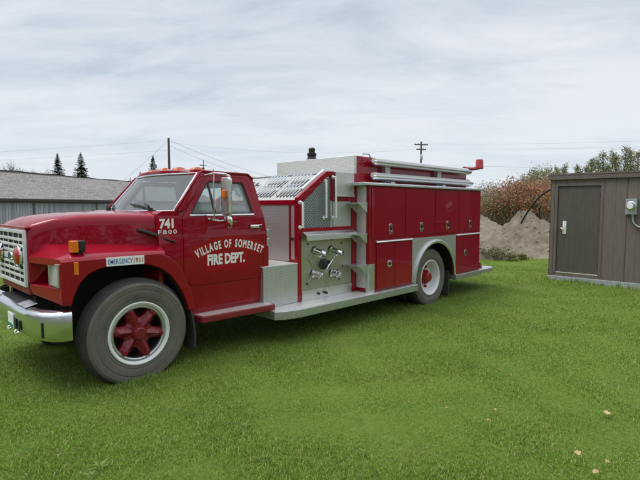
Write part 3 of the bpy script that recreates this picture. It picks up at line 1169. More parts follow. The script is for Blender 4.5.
# roof skin
NX, NH = 10, 14
rows = []
for i in range(NX + 1):
    t = i / NX
    row = []
    for j in range(NH + 1):
        a = -1 + 2 * j / NH
        h = .822 * math.sin(a * math.pi / 2) if abs(a) < 1 else .822 * a
        xf = 2.83 + .165 * (h / .822) ** 2
        xr = 3.70 - .02 * abs(h)
        x = xf + (xr - xf) * t
        z = 2.145 + .060 * (1 - abs(h / .822) ** 3) - .022 * (1 - min(1, t / .12)) ** 2 - .03 * max(0, (t - .85) / .15) ** 2
        row.append((x, YC + h, z))
    rows.append(row)
und = [[(p[0], p[1], p[2] - .035) for p in r] for r in rows]
for i in range(NX):
    for j in range(NH):
        b.face([rows[i][j], rows[i][j + 1], rows[i + 1][j + 1], rows[i + 1][j]])
        b.face([und[i][j], und[i + 1][j], und[i + 1][j + 1], und[i][j + 1]])
for i in range(NX):
    for j in (0, NH):
        b.face([rows[i][j], rows[i + 1][j], und[i + 1][j], und[i][j]])
for j in range(NH):
    for i in (0, NX):
        b.face([rows[i][j], rows[i][j + 1], und[i][j + 1], und[i][j]])


def xb(z):
    for p, q in zip(CABS[4:10], CABS[5:10]):
        if z >= q[1]:
            return p[0] + (q[0] - p[0]) * (p[1] - z) / max(1e-6, p[1] - q[1])
    return 3.915


bw = [(YC - ch(z) + .02, z) for z in (.55, .84, 1.43, 1.6, 2.12)] + [(YC + ch(z) - .02, z) for z in (2.12, 1.6, 1.43, .84, .55)]
b.sheet(bw, [smooth_poly([(YC - .66, 1.60), (YC - .60, 2.0), (YC + .60, 2.0), (YC + .66, 1.60)], .06)], lambda y, z: (xb(z) - .004, y, z), (-.04, 0, 0), [((YC - 1.2, z), (YC + 1.2, z)) for z in (1.2, 1.45, 1.7, 2.08)])
# cowl in front of the windshield, firewall
b.prism_y([(2.415, 1.45), (2.415, 1.668), (2.47, 1.694), (2.60, 1.697), (2.66, 1.69), (2.66, 1.45)], YC - .93, YC + .93)
b.box(2.415, 2.46, YC - .93, YC + .93, .8, 1.45)
bm_ = b.bm
bmesh.ops.remove_doubles(bm_, verts=bm_.verts, dist=.0004)
b.build('cab_body', 'red_paint', truck, smooth=30)
MB().box(2.5, 3.86, YC - .88, YC + .88, .78, .82).build('cab_floor', 'cab_trim', truck)
for s in (-1, 1):
    b = MB()
    b.tube([(2.62, YC + s * .925, 1.705), (2.98, YC + s * .832, 2.128), (3.03, YC + s * .822, 2.158), (3.69, YC + s * .822, 2.150), (3.76, YC + s * .835, 2.09)], .014, 8)
    b.build('rain_gutter', 'red_paint', truck)

# doors
for s in (-1, 1):
    b = MB()
    D2 = shrink(DOOR, .006)
    hole = smooth_poly(WIN, .045)
    b.sheet(smooth_poly(D2, .03), [hole], lambda x, z, s=s: (x, YC + s * (ch(z) + .003), z), (0, -s * .05, 0), bend)
    dr = b.build('door', 'red_paint', truck, smooth=24)
    b = MB()
    b.sheet(smooth_poly(shrink(WIN, -.008), .05), [smooth_poly(shrink(WIN, .016), .04)], lambda x, z, s=s: (x, YC + s * (ch(z) - .006), z), (0, -s * .02, 0))
    b.sheet([(3.085, 2.05), (3.105, 2.05), (3.16, 1.655), (3.135, 1.655)], [], lambda x, z, s=s: (x, YC + s * (ch(z) - .008), z), (0, -s * .02, 0))
    wf = b.build('window_frame', 'rubber', dr)
    b = MB()
    b.sheet(smooth_poly(WIN, .045), [], lambda x, z, s=s: (x, YC + s * (ch(z) - .018), z), (0, -s * .004, 0))
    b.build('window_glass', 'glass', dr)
    b = MB()
    b.sheet([(2.79, 1.636), (3.70, 1.636), (3.695, 1.656), (2.80, 1.656)], [], lambda x, z, s=s: (x, YC + s * (ch(z) + .014), z), (0, -s * .02, 0))
    b.build('window_trim', 'chrome', dr, bevel=.004)
    # handle
    y = YC + s * .956
    b = MB()
    b.box(3.62, 3.80, *sorted((y, y + s * .012)), 1.475, 1.515)
    b.box(3.635, 3.74, *sorted((y + s * .012, y + s * .036)), 1.482, 1.504)
    b.build('door_handle', 'chrome', dr, bevel=.006)
    MB().box(3.755, 3.795, *sorted((y + s * .012, y + s * .018)), 1.48, 1.51).build('lock_button', 'black_plastic', dr, bevel=.003)
    # brighter touch-up paint under the lettering, then the letters
    if s == -1:
        yl = YC - .9568
        cx, cz, rb = 3.325, .19, 1.07
        b = MB()
        pts = [(cx + r * math.sin(R(a)), cz + r * math.cos(R(a))) for r, aa in ((1.205, range(-29, 30, 4)), (1.035, range(27, -28, -4))) for a in aa]
        b.sheet(pts, [], lambda x, z: (x, yl + .001, z), (0, .006, 0), bend)
        b.sheet([(2.97, .985), (3.57, .97), (3.57, 1.20), (2.97, 1.20)], [], lambda x, z: (x, YC - max(ch(z) + .0046, .9525) - .0008, z), (0, .006, 0), bend)
        b.build('paint_patch', 'red_patch', dr, smooth=None)
        b = MB()
        word = 'VILLAGE OF SOMERSET'
        wds = {'I': .45, ' ': .55, 'L': .78, 'E': .80, 'F': .78, 'M': 1.12, 'O': 1.0, 'G': 1.0, 'V': .95, 'A': .98}
        tot = sum(wds.get(c_, .88) for c_ in word)
        a0, a1 = -25.6, 26.4
        run = 0
        for c_ in word:
            wd_ = wds.get(c_, .88)
            ang = a0 + (a1 - a0) * (run + wd_ / 2) / tot
            run += wd_
            if c_ == ' ':
                continue

            def pl(u, v, w_, ang=ang):
                uu = u - w_ / 2
                a = R(ang)
                rx, rz = math.cos(a), -math.sin(a)
                nx, nz = math.sin(a), math.cos(a)
                return (cx + nx * (rb + v) + rx * uu, yl - .0018, cz + nz * (rb + v) + rz * uu)
            text_polys(b, c_, .128, pl, offset=.0052, sx=.56)
        b.build('arched_lettering', 'lettering_white', dr, smooth=None)
        b = MB()
        text_polys(b, 'FIRE DEPT.', .165, lambda u, v, w_: (2.995 + u * (.535 / w_), yl - .0018, 1.068 + v), offset=.0075, sx=.6)
        b.build('lettering', 'lettering_white', dr, smooth=None)

# number and chrome letters on the cowl side
yl = YC - .9405
b = MB()
b.prism_y([(2.40, 1.50), (2.615, 1.50), (2.615, 1.618), (2.40, 1.618)], yl - .0008, yl + .004)
b.build('paint_patch', 'red_patch', truck)
b = MB()
text_polys(b, '741', .135, lambda u, v, w_: (2.425 + u * (.165 / w_), yl - .0026, 1.515 + v), offset=.0065)
b.build('number', 'lettering_white', truck, smooth=None)
b = MB()
for q, ch_ in enumerate('F800'):
    text_polys(b, ch_, .062, lambda u, v, w_: (2.402 + q * .060 + u * (.044 / w_), yl - .004, 1.450 + v), offset=.0008)
b.build('raised_letters', 'lettering_white', truck, smooth=None)

# windshield
NH = 14


def ws(h, t):
    """t: 0 bottom, 1 top"""
    u = abs(h)
    hb, ht = .872 * h, .782 * h
    p = Vector((2.47 + .165 * u ** 2, YC + hb, 1.690))
    q = Vector((2.845 + .150 * u ** 2, YC + ht, 2.132))
    return p + (q - p) * t


b = MB()
for j in range(NH):
    a0, a1 = -1 + 2 * j / NH, -1 + 2 * (j + 1) / NH
    for i in range(4):
        b.face([ws(a0, i / 4), ws(a1, i / 4), ws(a1, (i + 1) / 4), ws(a0, (i + 1) / 4)])
bmesh.ops.remove_doubles(b.bm, verts=b.bm.verts, dist=.001)
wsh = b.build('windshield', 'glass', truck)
b = MB()
loop = [ws(-1 + 2 * j / NH, 0) for j in range(NH + 1)] + [ws(1, i / 4) for i in range(1, 4)] + [ws(1 - 2 * j / NH, 1) for j in range(NH + 1)] + [ws(-1, 1 - i / 4) for i in range(1, 5)]
b.tube([p + Vector((-.006, 0, .003)) for p in loop], .013, 6)
b.build('windshield_trim', 'chrome', wsh)
b = MB()
b.tube([p + Vector((.012, 0, -.006)) for p in loop], .026, 6)
b.build('windshield_gasket', 'rubber', wsh)
for s in (-1, 1):
    b = MB()
    b.loft([[ws(s * 1.0, t) + Vector((.03, s * .0, 0)), ws(s * 1.0, t) + Vector((.0, s * .10 * (1 - .4 * t), -.0)), ws(s * 1.0, t) + Vector((.10, s * .06, 0)), ws(s * 1, t) + Vector((.08, 0, 0))] for t in (0, .5, 1)])
    b.build('windshield_pillar', 'red_paint', truck, bevel=.01)
for s, o_ in ((-1, .0), (1, .0)):
    b = MB()
    piv = Vector((2.50, YC + s * .58, 1.715))
    b.tube([piv, piv + Vector((-.015, .0, .035)), piv + Vector((.035, .20, .060))], .010, 6)
    b.box(piv.x - .02, piv.x + .02, piv.y - .025, piv.y + .025, 1.692, 1.725)
    a_ = ws(s * .58 - .08, .03) + Vector((-.022, 0, .012))
    c_ = ws(s * .58 + .50, .16) + Vector((-.022, 0, .012))
    b.tube([a_, (a_ + c_) / 2 + Vector((-.004, 0, .006)), c_], .012, 6)
    b.build('wiper', 'black_plastic', truck)

# roof marker lights
for h in (-.66, -.33, 0, .33, .66):
    x, z = 2.99 + .10 * (h / .8) ** 2, 2.182 - .035 * (h / .66) ** 2 * .6
    b = MB()
    b.box(x - .07, x + .085, YC + h - .062, YC + h + .062, z - .012, z + .024)
    ml = b.build('marker_light', 'red_paint', truck, bevel=.01)
    b = MB()
    rings = []
    for xx, hh, zz in ((x - .075, .045, .014), (x - .055, .054, .042), (x, .055, .053), (x + .06, .05, .038), (x + .08, .04, .022)):
        rings.append([(xx, YC + h - hh, z + .02), (xx, YC + h - hh * .85, z + zz), (xx, YC + h + hh * .85, z + zz), (xx, YC + h + hh, z + .02)])
    b.loft(rings).build('lens', 'orange_lens', ml, bevel=.006)
b = MB()
b.tube([(3.30, YC - .42, 2.19), (3.30, YC - .42, 2.235)], .016, 8)
b.tube([(3.30, YC - .42, 2.235), (3.305, YC - .415, 2.33)], .004, 6)
b.tube([(3.24, YC - .44, 2.262), (3.36, YC - .40, 2.262)], .005, 6)
b.build('antenna', 'dark_metal', truck)

# mirrors
for s in (-1, 1):
    ym = YC + s * 1.20
    b = MB()
    t_ = [(3.02, YC + s * .875, 2.10), (3.02, YC + s * 1.10, 2.12), (3.08, ym, 2.11), (3.14, ym + s * .01, 2.09), (3.16, ym + s * .01, 2.05), (3.16, ym + s * .01, 1.66), (3.14, ym, 1.60), (3.08, YC + s * 1.12, 1.58), (3.02, YC + s * .955, 1.60)]
    b.tube(t_, .012, 8)
    b.tube([(3.02, YC + s * 1.08, 2.16), (3.02, YC + s * 1.08, 1.585)], .008, 8)
    b.tube([(3.40, YC + s * .955, 1.56), (3.10, YC + s * 1.12, 1.585)], .008, 8)
    mr = b.build('mirror', 'chrome', truck)
    b = MB()
    b.prism_x(smooth_poly([(ym - .085, 1.645), (ym + .085, 1.645), (ym + .085, 2.075), (ym - .085, 2.075)], .045), 3.085, 3.125)
    b.build('mirror_head', 'aluminium', mr, bevel=.016, seg=3)
    MB().prism_x(smooth_poly([(ym - .075, 1.655), (ym + .075, 1.655), (ym + .075, 2.065), (ym - .075, 2.065)], .04), 3.126, 3.130).build('mirror_glass', 'mirror_glass', mr)
    MB().lathe([(0, -.03), (.05, -.022), (.078, -.004), (.082, .008), (.078, .014), (0, .014)], (3.12, ym + s * .0, 1.575), (1, 0, .1), 26).build('convex_mirror', 'chrome', mr)
    MB().box(3.055, 3.088, ym - .03, ym + .03, 1.84, 1.93).build('marker_lamp', 'orange_lens', mr, bevel=.01)

# inside the cab
b = MB()
b.prism_y([(2.64, 1.45), (2.64, 1.675), (2.80, 1.69), (2.93, 1.62), (2.95, 1.40), (2.8, 1.3)], YC - .86, YC + .86)
b.build('dashboard', 'cab_trim', truck, bevel=.02)
b = MB()
b.box(3.15, 3.72, YC - .82, YC + .82, 1.02, 1.20)
b.prism_y([(3.62, 1.18), (3.74, 1.18), (3.80, 1.68), (3.72, 1.70)], YC - .82, YC + .82)
b.build('seat', 'cab_trim', truck, bevel=.04, seg=3)
b = MB()
ring = [(3.06 + .07 * math.sin(a), YC - .42 + .22 * math.cos(a), 1.62 + .205 * math.sin(a)) for a in [2 * math.pi * i / 28 for i in range(29)]]
b.tube(ring, .013, 8)
for a in (0.3, math.pi - .3, -math.pi / 2):
    b.tube([(3.05, YC - .42, 1.60), (3.06 + .07 * math.sin(a), YC - .42 + .22 * math.cos(a), 1.62 + .205 * math.sin(a))], .010, 6)
b.tube([(3.05, YC - .42, 1.61), (2.85, YC - .42, 1.45)], .025, 8)
b.build('steering_wheel', 'black_plastic', truck)

# rubber hood latch
for s in (-1, 1):
    b = MB()
    b.tube([(2.22, YC + s * .868, 1.50), (2.30, YC + s * .89, 1.475), (2.40, YC + s * .925, 1.435)], .022, 8)
    b.tube([(2.40, YC + s * .925, 1.435), (2.50, YC + s * .955, 1.39), (2.60, YC + s * .965, 1.355)], .010, 8)
    b.build('hood_latch', 'black_plastic', truck)
# lower cab panel, step
for s in (-1, 1):
    b = MB()
    b.prism_x([(YC + s * .93, .845), (YC + s * .925, .825), (YC + s * .90, .815), (YC + s * .90, .50), (YC + s * .87, .50), (YC + s * .87, .845)], 2.74, 3.895)
    b.build('rocker_panel', 'red_paint', truck, bevel=.005)
    y0, y1 = YC + s * .85, YC + s * 1.085
    b = MB()
    b.prism_z([(2.80, y0), (2.84, y1 - s * .03), (2.87, y1), (3.85, YC + s * 1.13), (3.89, YC + s * 1.11), (3.93, y0)], .425, .500)
    stp = b.build('cab_step', 'red_dull', truck, bevel=.012, seg=3)
    b = MB()
    b.prism_z([(2.83, y0 + s * .01), (2.865, y1 - s * .025), (3.85, YC + s * 1.112), (3.91, y0 + s * .01)], .498, .506)
    b.build('step_tread', 'tread_plate_top', stp)
    for z in (1.405, 1.285):
        b = MB().box(3.885, 3.93, *sorted((YC + s * .86, YC + s * .958)), z - .05, z + .05)
        b.build('corner_lamp', 'galvanised', truck, bevel=.008)

# --- running boards and tail board
for s in (-1, 1):
    yb = YC + s * 1.0
    pts = [(3.80, YC + s * .80), (3.80, YC + s * 1.20), (3.905, YC + s * 1.275), (4.13, YC + s * 1.325), (6.87, YC + s * 1.325), (6.87, YC + s * .95), (5.0, YC + s * .80)]
    b = MB().prism_z(pts, .315, .425)
    rb = b.build('running_board', 'aluminium_dull', truck, bevel=.008)
    pts = [(3.815, YC + s * .80), (3.815, YC + s * 1.19), (3.91, YC + s * 1.262), (4.13, YC + s * 1.31), (5.70, YC + s * 1.31), (5.70, YC + s * .80)]
    MB().prism_z(pts, .424, .4285).build('step_tread', 'tread_plate_pale', rb)
    b = MB().box(8.28, 9.34, *sorted((YC + s * 1.0, YC + s * 1.27)), .335, .432)
    b.build('running_board', 'aluminium_dull', truck, bevel=.008)
b = MB().prism_z([(9.34, YC - 1.24), (9.95, YC - 1.24), (10.08, YC - 1.12), (10.08, YC + 1.12), (9.95, YC + 1.24), (9.34, YC + 1.24)], .345, .425)
tb = b.build('tail_board', 'tread_plate', truck, bevel=.008)
MB().box(10.082, 10.10, YC - 1.10, YC - .98, .355, .415).build('tail_lamp', 'red_lens', tb, bevel=.004)
b = MB()
b.lathe([(0, 0), (.05, .005), (.055, .05), (.03, .07), (.03, .11), (0, .115)], (9.62, YC - 1.08, .425), (0, 0, 1), 16)
b.build('hose_coupling', 'red_dull', tb)

# --- walkway box behind the cab
b = MB()
b.box(3.80, 4.40, YC - .985, YC + .985, .43, .955)
b.build('walkway_box', 'tread_plate', truck, bevel=.006)
b = MB().box(3.78, 4.40, YC - .99, YC + .99, .957, .972)
b.build('walkway_plate', 'tread_plate_pale', truck, bevel=.003)
# pump module core
PH = .985                      # half width of the pump module
b = MB()
b.box(4.47, 5.60, YC - PH + .03, YC + PH - .03, .43, 1.80)
b.prism_y([(4.47, 1.80), (5.05, 2.16), (5.58, 2.16), (5.58, 1.80)], YC - PH + .03, YC + PH - .03)
b.build('pump_housing', 'aluminium_dull', truck)
# front of the console: diamond plate doors in a red frame
b = MB()
ys = YC - PH
for s in (-1, 1):
    b.box(4.40, 4.475, *sorted((YC + s * PH, YC + s * (PH - .07))), .43, 1.778)
    b.box(4.405, 4.465, *sorted((YC + s * (PH - .155), YC + s * (PH - .19))), .972, 1.76)
    b.box(4.408, 4.465, *sorted((YC + s * (PH - .072), YC + s * (PH - .153))), .972, 1.01)
b.box(4.402, 4.465, YC - PH + .072, YC + PH - .072, 1.765, 1.835)
# side frames: sloped top, posts, bands
for s in (-1, 1):
    y0, y1 = YC + s * PH, YC + s * (PH - .06)
    b.prism_y([(4.40, 1.862), (4.40, 1.78), (4.476, 1.78), (4.98, 2.165), (5.09, 2.185), (5.13, 2.185), (5.13, 2.255), (4.97, 2.248)], y0, y1)
    b.box(5.075, 5.13, *sorted((y0, y1)), 1.83, 2.184)
    b.box(5.53, 5.64, *sorted((y0, y1)), .43, 2.25)
    b.box(4.476, 5.529, *sorted((y0, y1)), 1.385, 1.445)
    b.box(5.131, 5.529, *sorted((y0, y1)), 1.822, 1.885)
b.build('pump_frame', 'red_paint', truck, bevel=.006)
for (h0, h1) in ((-PH + .195, PH - .195),):
    b = MB().box(4.415, 4.46, YC + h0, YC + h1, .974, 1.763)
    b.build('console_front', 'tread_plate', truck)
for s in (-1, 1):
    b = MB().box(4.415, 4.46, *sorted((YC + s * (PH - .075), YC + s * (PH - .15))), 1.012, 1.763)
    dp = b.build('access_door', 'tread_plate', truck)
    MB().lathe([(0, -.03), (.02, -.028), (.024, -.01), (.016, 0), (.016, .01)], (4.415, YC + s * (PH - .115), 1.30), (1, 0, 0), 14).build('knob', 'black_plastic', dp)
# sloped control panel with levers and gauges
T = Vector((.836, 0, .548))
NV = Vector((-.548, 0, .836))
p0 = Vector((4.42, 0, 1.835))
b = MB()
b.prism_y([((p0 + T * t + NV * o).x, (p0 + T * t + NV * o).z) for t, o in ((0, .0), (.70, .0), (.70, -.03), (0, -.03))], YC - PH + .075, YC + PH - .075)
cp = b.build('control_panel', 'panel_grey', truck, bevel=.003)


def lever(y, t0, up):
    b = MB()
    o = p0 + T * t0 + Vector((0, y, 0))
    b.tube([o, o + NV * .03, o + NV * .05 + T * .03, o + NV * .055 + T * up], .0065, 6)
    b.tube([o + NV * .055 + T * up, o + NV * .064 + T * (up + .085)], .0095, 6)
    lv = b.build('lever', 'galvanised', cp)
    b = MB()
    b.prism_y([((o + T * t + NV * q).x, (o + T * t + NV * q).z) for t, q in ((-.03, .0), (up + .04, .0), (up + .04, .004), (-.03, .004))], y - .034, y - .006)  # dark strip beside the rod, painting in the shading between levers
    b.build('lever_shade', 'dark_metal', cp)
    return lv


for row, t0 in ((0, .10), (1, .38)):
    for g in range(2):
        for i in range(6):
            lever(YC - .80 + g * .52 + i * .072 + row * .03, t0, .13)
for (y, t0, r_) in ((YC + .36, .44, .05), (YC + .36, .24, .055), (YC + .50, .48, .045), (YC + .50, .33, .045), (YC + .62, .42, .06), (YC + .62, .20, .05), (YC + .76, .46, .05), (YC + .76, .30, .05), (YC + .50, .14, .045)):
    o = p0 + T * t0 + Vector((0, y, 0))
    g_ = MB().lathe([(r_, 0), (r_, .025), (r_ * .9, .035), (r_ * .82, .03), (0, .03)], o, NV, 20).build('gauge', 'chrome', cp)
    MB().lathe([(r_ * .82, .031), (0, .032)], o, NV, 20).build('gauge_face', 'lettering_white' if r_ > .056 else 'black_plastic', g_)
b = MB()
b.tube([Vector((4.60, YC - PH + .13, 1.98)), Vector((5.04, YC - PH + .13, 2.27))], .022, 10)
b.tube([Vector((4.66, YC - PH + .13, 2.02)), Vector((4.68, YC - PH + .13, 1.98))], .012, 8)
b.build('panel_rail', 'aluminium', truck)
b = MB()
b.prism_y([(4.985, 2.215), (4.985, 2.235), (5.56, 2.25), (5.56, 2.22)], YC - PH + .075, YC + PH - .075)
b.build('panel_hood', 'aluminium_dull', truck, bevel=.003)
MB().box(5.00, 5.02, YC - PH + .08, YC + PH - .08, 2.16, 2.214).build('panel_edge', 'chassis_black', truck)
# hose suggestions above panel: none; side panels, each side
for s in (-1, 1):
    yo = YC + s * (PH - .004)
    yi = YC + s * (PH - .03)
    b = MB().prism_y([(4.478, 1.447), (5.073, 1.447), (5.073, 2.16), (4.99, 2.16), (4.478, 1.78)], yo - s * .016, yi)
    b.build('mesh_panel', 'perforated_plate', truck)
    b = MB().box(5.132, 5.528, *sorted((yo - s * .012, yi)), 1.447, 1.82)
    b.build('side_plate', 'tread_plate', truck)
    b = MB().box(5.14, 5.545, *sorted((YC + s * (PH - .02), YC + s * (PH + .03))), 1.915, 2.25)
    b.box(5.135, 5.56, *sorted((YC + s * (PH - .02), YC + s * (PH + .036))), 1.888, 1.914)
    b.build('equipment_box', 'aluminium', truck, bevel=.004)
    # hand rails
    def rail(pts, nm='hand_rail'):
        b = MB().tube(pts, .016, 10)
        for p in (pts[0], pts[-1]):
            b.lathe([(.028, 0), (.028, .012), (0, .012)], p, (0, s, 0), 14)
        b.build(nm, 'white_paint', truck)
    y2 = YC + s * (PH + .065)
    rail([(5.10, YC + s * PH, 2.17), (5.10, y2, 2.17), (5.10, y2, 1.58), (5.10, YC + s * PH, 1.58)])
    rail([(4.93, YC + s * (PH - .02), 2.12), (4.93, y2 - s * .03, 2.12), (4.93, y2 - s * .03, 1.58), (4.93, YC + s * (PH - .02), 1.58)])
    rail([(4.44, YC + s * PH, 1.80), (4.44, y2, 1.80), (4.44, y2, 1.46), (4.44, YC + s * PH, 1.46)])
    # shelf lip over the pump panel
    b = MB()
    pr = [(YC + s * (PH - .01), 1.392), (YC + s * (PH + .03), 1.395), (YC + s * (PH + .11), 1.355), (YC + s * (PH + .115), 1.275), (YC + s * (PH + .105), 1.275), (YC + s * (PH + .098), 1.34), (YC + s * (PH - .01), 1.375)]
    b.prism_x(pr, 4.47, 5.53)
    sh = b.build('shelf_lip', 'aluminium', truck, bevel=.003)
    # stainless pump panel
    b = MB().box(4.476, 5.528, *sorted((YC + s * (PH - .008), YC + s * (PH - .03))), .575, 1.384)
    pp = b.build('pump_panel', 'stainless', truck)
    MB().box(4.476, 5.528, *sorted((YC + s * (PH + .004), YC + s * (PH - .03))), .43, .572).build('kick_plate', 'aluminium', truck, bevel=.003)
    yp = YC + s * (PH - .008)

    def outlet(x, z, r_, ln, tilt, mat1, mat2):
        b = MB()
        ax = Vector((.25, s, tilt)).normalized()
        o = Vector((x, yp, z))
        b.lathe([(r_ * 1.35, .0), (r_ * 1.35, .012), (r_ * .95, .018), (r_ * .9, ln * .6), (r_ * 1.12, ln * .62), (r_ * 1.12, ln * .7), (r_ * .95, ln * .72), (r_ * .95, ln), (r_ * .75, ln), (r_ * .7, ln * .8), (0, ln * .8)], o, ax, 20)
        oo = b.build('discharge_outlet', mat1, pp)
        b = MB()
        for q in range(3):
            a = q * 2.09
            u = ax.orthogonal().normalized()
            v = ax.cross(u)
            d = u * math.cos(a) + v * math.sin(a)
            b.tube([o + ax * ln * .66 + d * r_, o + ax * ln * .66 + d * r_ * 1.55], .008, 6)
        b.build('lug', mat2, oo)
        b = MB()
        pts = [o + Vector((.0, s * .02, -r_))]
        for q in range(13):
            a = math.pi * (q / 12)
            pts.append(o + Vector((-.05 - .055 * math.sin(a) * 1.3, s * .012, -.02 - .20 * q / 12 - .02 * math.sin(a * 2))))
        pts.append(o + Vector((.0, s * .012, -.235)))
        b.tube(pts, .004, 5)
        b.build('cap_chain', 'galvanised', pp)
    outlet(4.74, 1.125, .046, .19, -.30, 'chrome', 'chrome')
    outlet(5.08, 1.115, .046, .19, -.30, 'chrome', 'chrome')
    outlet(4.72, .80, .050, .13, -.15, 'chrome', 'red_paint')
    outlet(5.10, .77, .050, .13, -.15, 'chrome', 'dark_metal')
    b = MB()
    o = Vector((4.91, yp, .915))
    b.lathe([(.080, 0), (.080, .02), (.062, .03), (.058, .055), (.066, .06), (.066, .085), (.058, .09), (.052, .07), (0, .065)], o, (.1, s, 0), 28)
    it = b.build('intake_cap', 'rubber', pp)
    b = MB()
    b.tube([o + Vector((-.06, s * .12, -.06)), o + Vector((.06, s * .125, .07))], .014, 8)
    b.tube([o + Vector((.06, s * .125, .07)), o + Vector((.12, s * .10, .10))], .012, 8)
    b.build('intake_handle', 'chrome', it)
    b = MB()
    for (x, z) in ((4.80, .50), (4.92, .505), (4.96, .49)):
        b.lathe([(.018, 0), (.018, .02), (.012, .024), (0, .03)], (x, YC + s * (PH + .004), z), (0, s, 0), 12)
    b.build('drain_valve', 'dark_metal', pp)
    b = MB()
    for (x, z) in ((4.60, 1.22), (4.74, 1.27), (5.08, 1.26), (5.30, 1.20), (5.33, .85), (4.58, .66), (5.25, .66)):
        b.lathe([(.014, 0), (.014, .006), (0, .008)], (x, yp, z), (0, s, 0), 10)
    b.build('rivet', 'dark_metal', pp)

# --- rear body
HB = 1.22
FX = 5.66                        # front face of the body


def yb(s, d=0.0):
    return YC + s * (HB + d)


AR = arc(7.58, .43, .70, 180, 0, 24)
b = MB()
for s in (-1, 1):
    outer = [(FX, .43)] + [(6.86, .43)] + AR[0:1] + AR[1:-1] + AR[-1:] + [(9.32, .43), (9.32, 2.055), (FX, 2.055)]
    outer = [(FX, .43)] + AR + [(9.32, .43), (9.32, 2.055), (FX, 2.055)]
    b.sheet(outer, [], lambda x, z, s=s: (x, yb(s), z), (0, -s * .04, 0))
b.box(FX, FX + .03, YC - HB + .04, YC + HB - .04, .43, 2.055)
b.box(9.29, 9.32, YC - HB + .04, YC + HB - .04, .43, 2.055)
b.box(FX + .03, 9.29, YC - HB + .04, YC + HB - .04, 2.02, 2.055)
b.build('body', 'red_paint', truck, bevel=.006)
b = MB()
for s in (-1, 1):
    y0, y1 = sorted((yb(s, -.045), YC + s * .55))
    b.box(FX + .05, 6.86, y0, y1, .44, .46)
    b.box(8.30, 9.28, y0, y1, .44, .46)
    ring = []
    for r_ in (.705, .725):
        ring.append(r_)
    inn = arc(7.58, .43, .71, 180, 0, 24)
    outn = arc(7.58, .43, .73, 0, 180, 24)
    b.prism_y(inn + outn, yb(s, -.042), YC + s * .55)
    b.box(6.86, 8.30, *sorted((YC + s * .53, YC + s * .55)), .35, 1.2)
b.box(FX + .05, 9.28, YC - .5, YC + .5, .86, 2.0)
b.build('wheel_housing', 'chassis_black', truck)

DX = [(5.705, 6.595), (6.61, 7.525), (7.54, 8.395), (8.41, 9.27)]
LX = [6.19, 7.09, 7.98, 8.86]


def latch(x, z, s, par, wd=.046, hh=.082):
    b = MB().prism_y(smooth_poly([(x - wd, z - hh), (x + wd, z - hh), (x + wd, z + hh), (x - wd, z + hh)], wd * .8), yb(s, .012), yb(s, .020))
    l_ = b.build('latch', 'chrome', par, bevel=.006)
    b = MB().box(x - wd * .55, x + wd * .55, *sorted((yb(s, .020), yb(s, .0225))), z - hh * .7, z + hh * .45)
    b.build('latch_pocket', 'dark_metal', l_)
    b = MB().tube([(x - wd * .5, yb(s, .024), z - hh * .35), (x, yb(s, .032), z - hh * .55), (x + wd * .5, yb(s, .024), z - hh * .35)], .005, 6)
    b.build('latch_ring', 'chrome', l_)


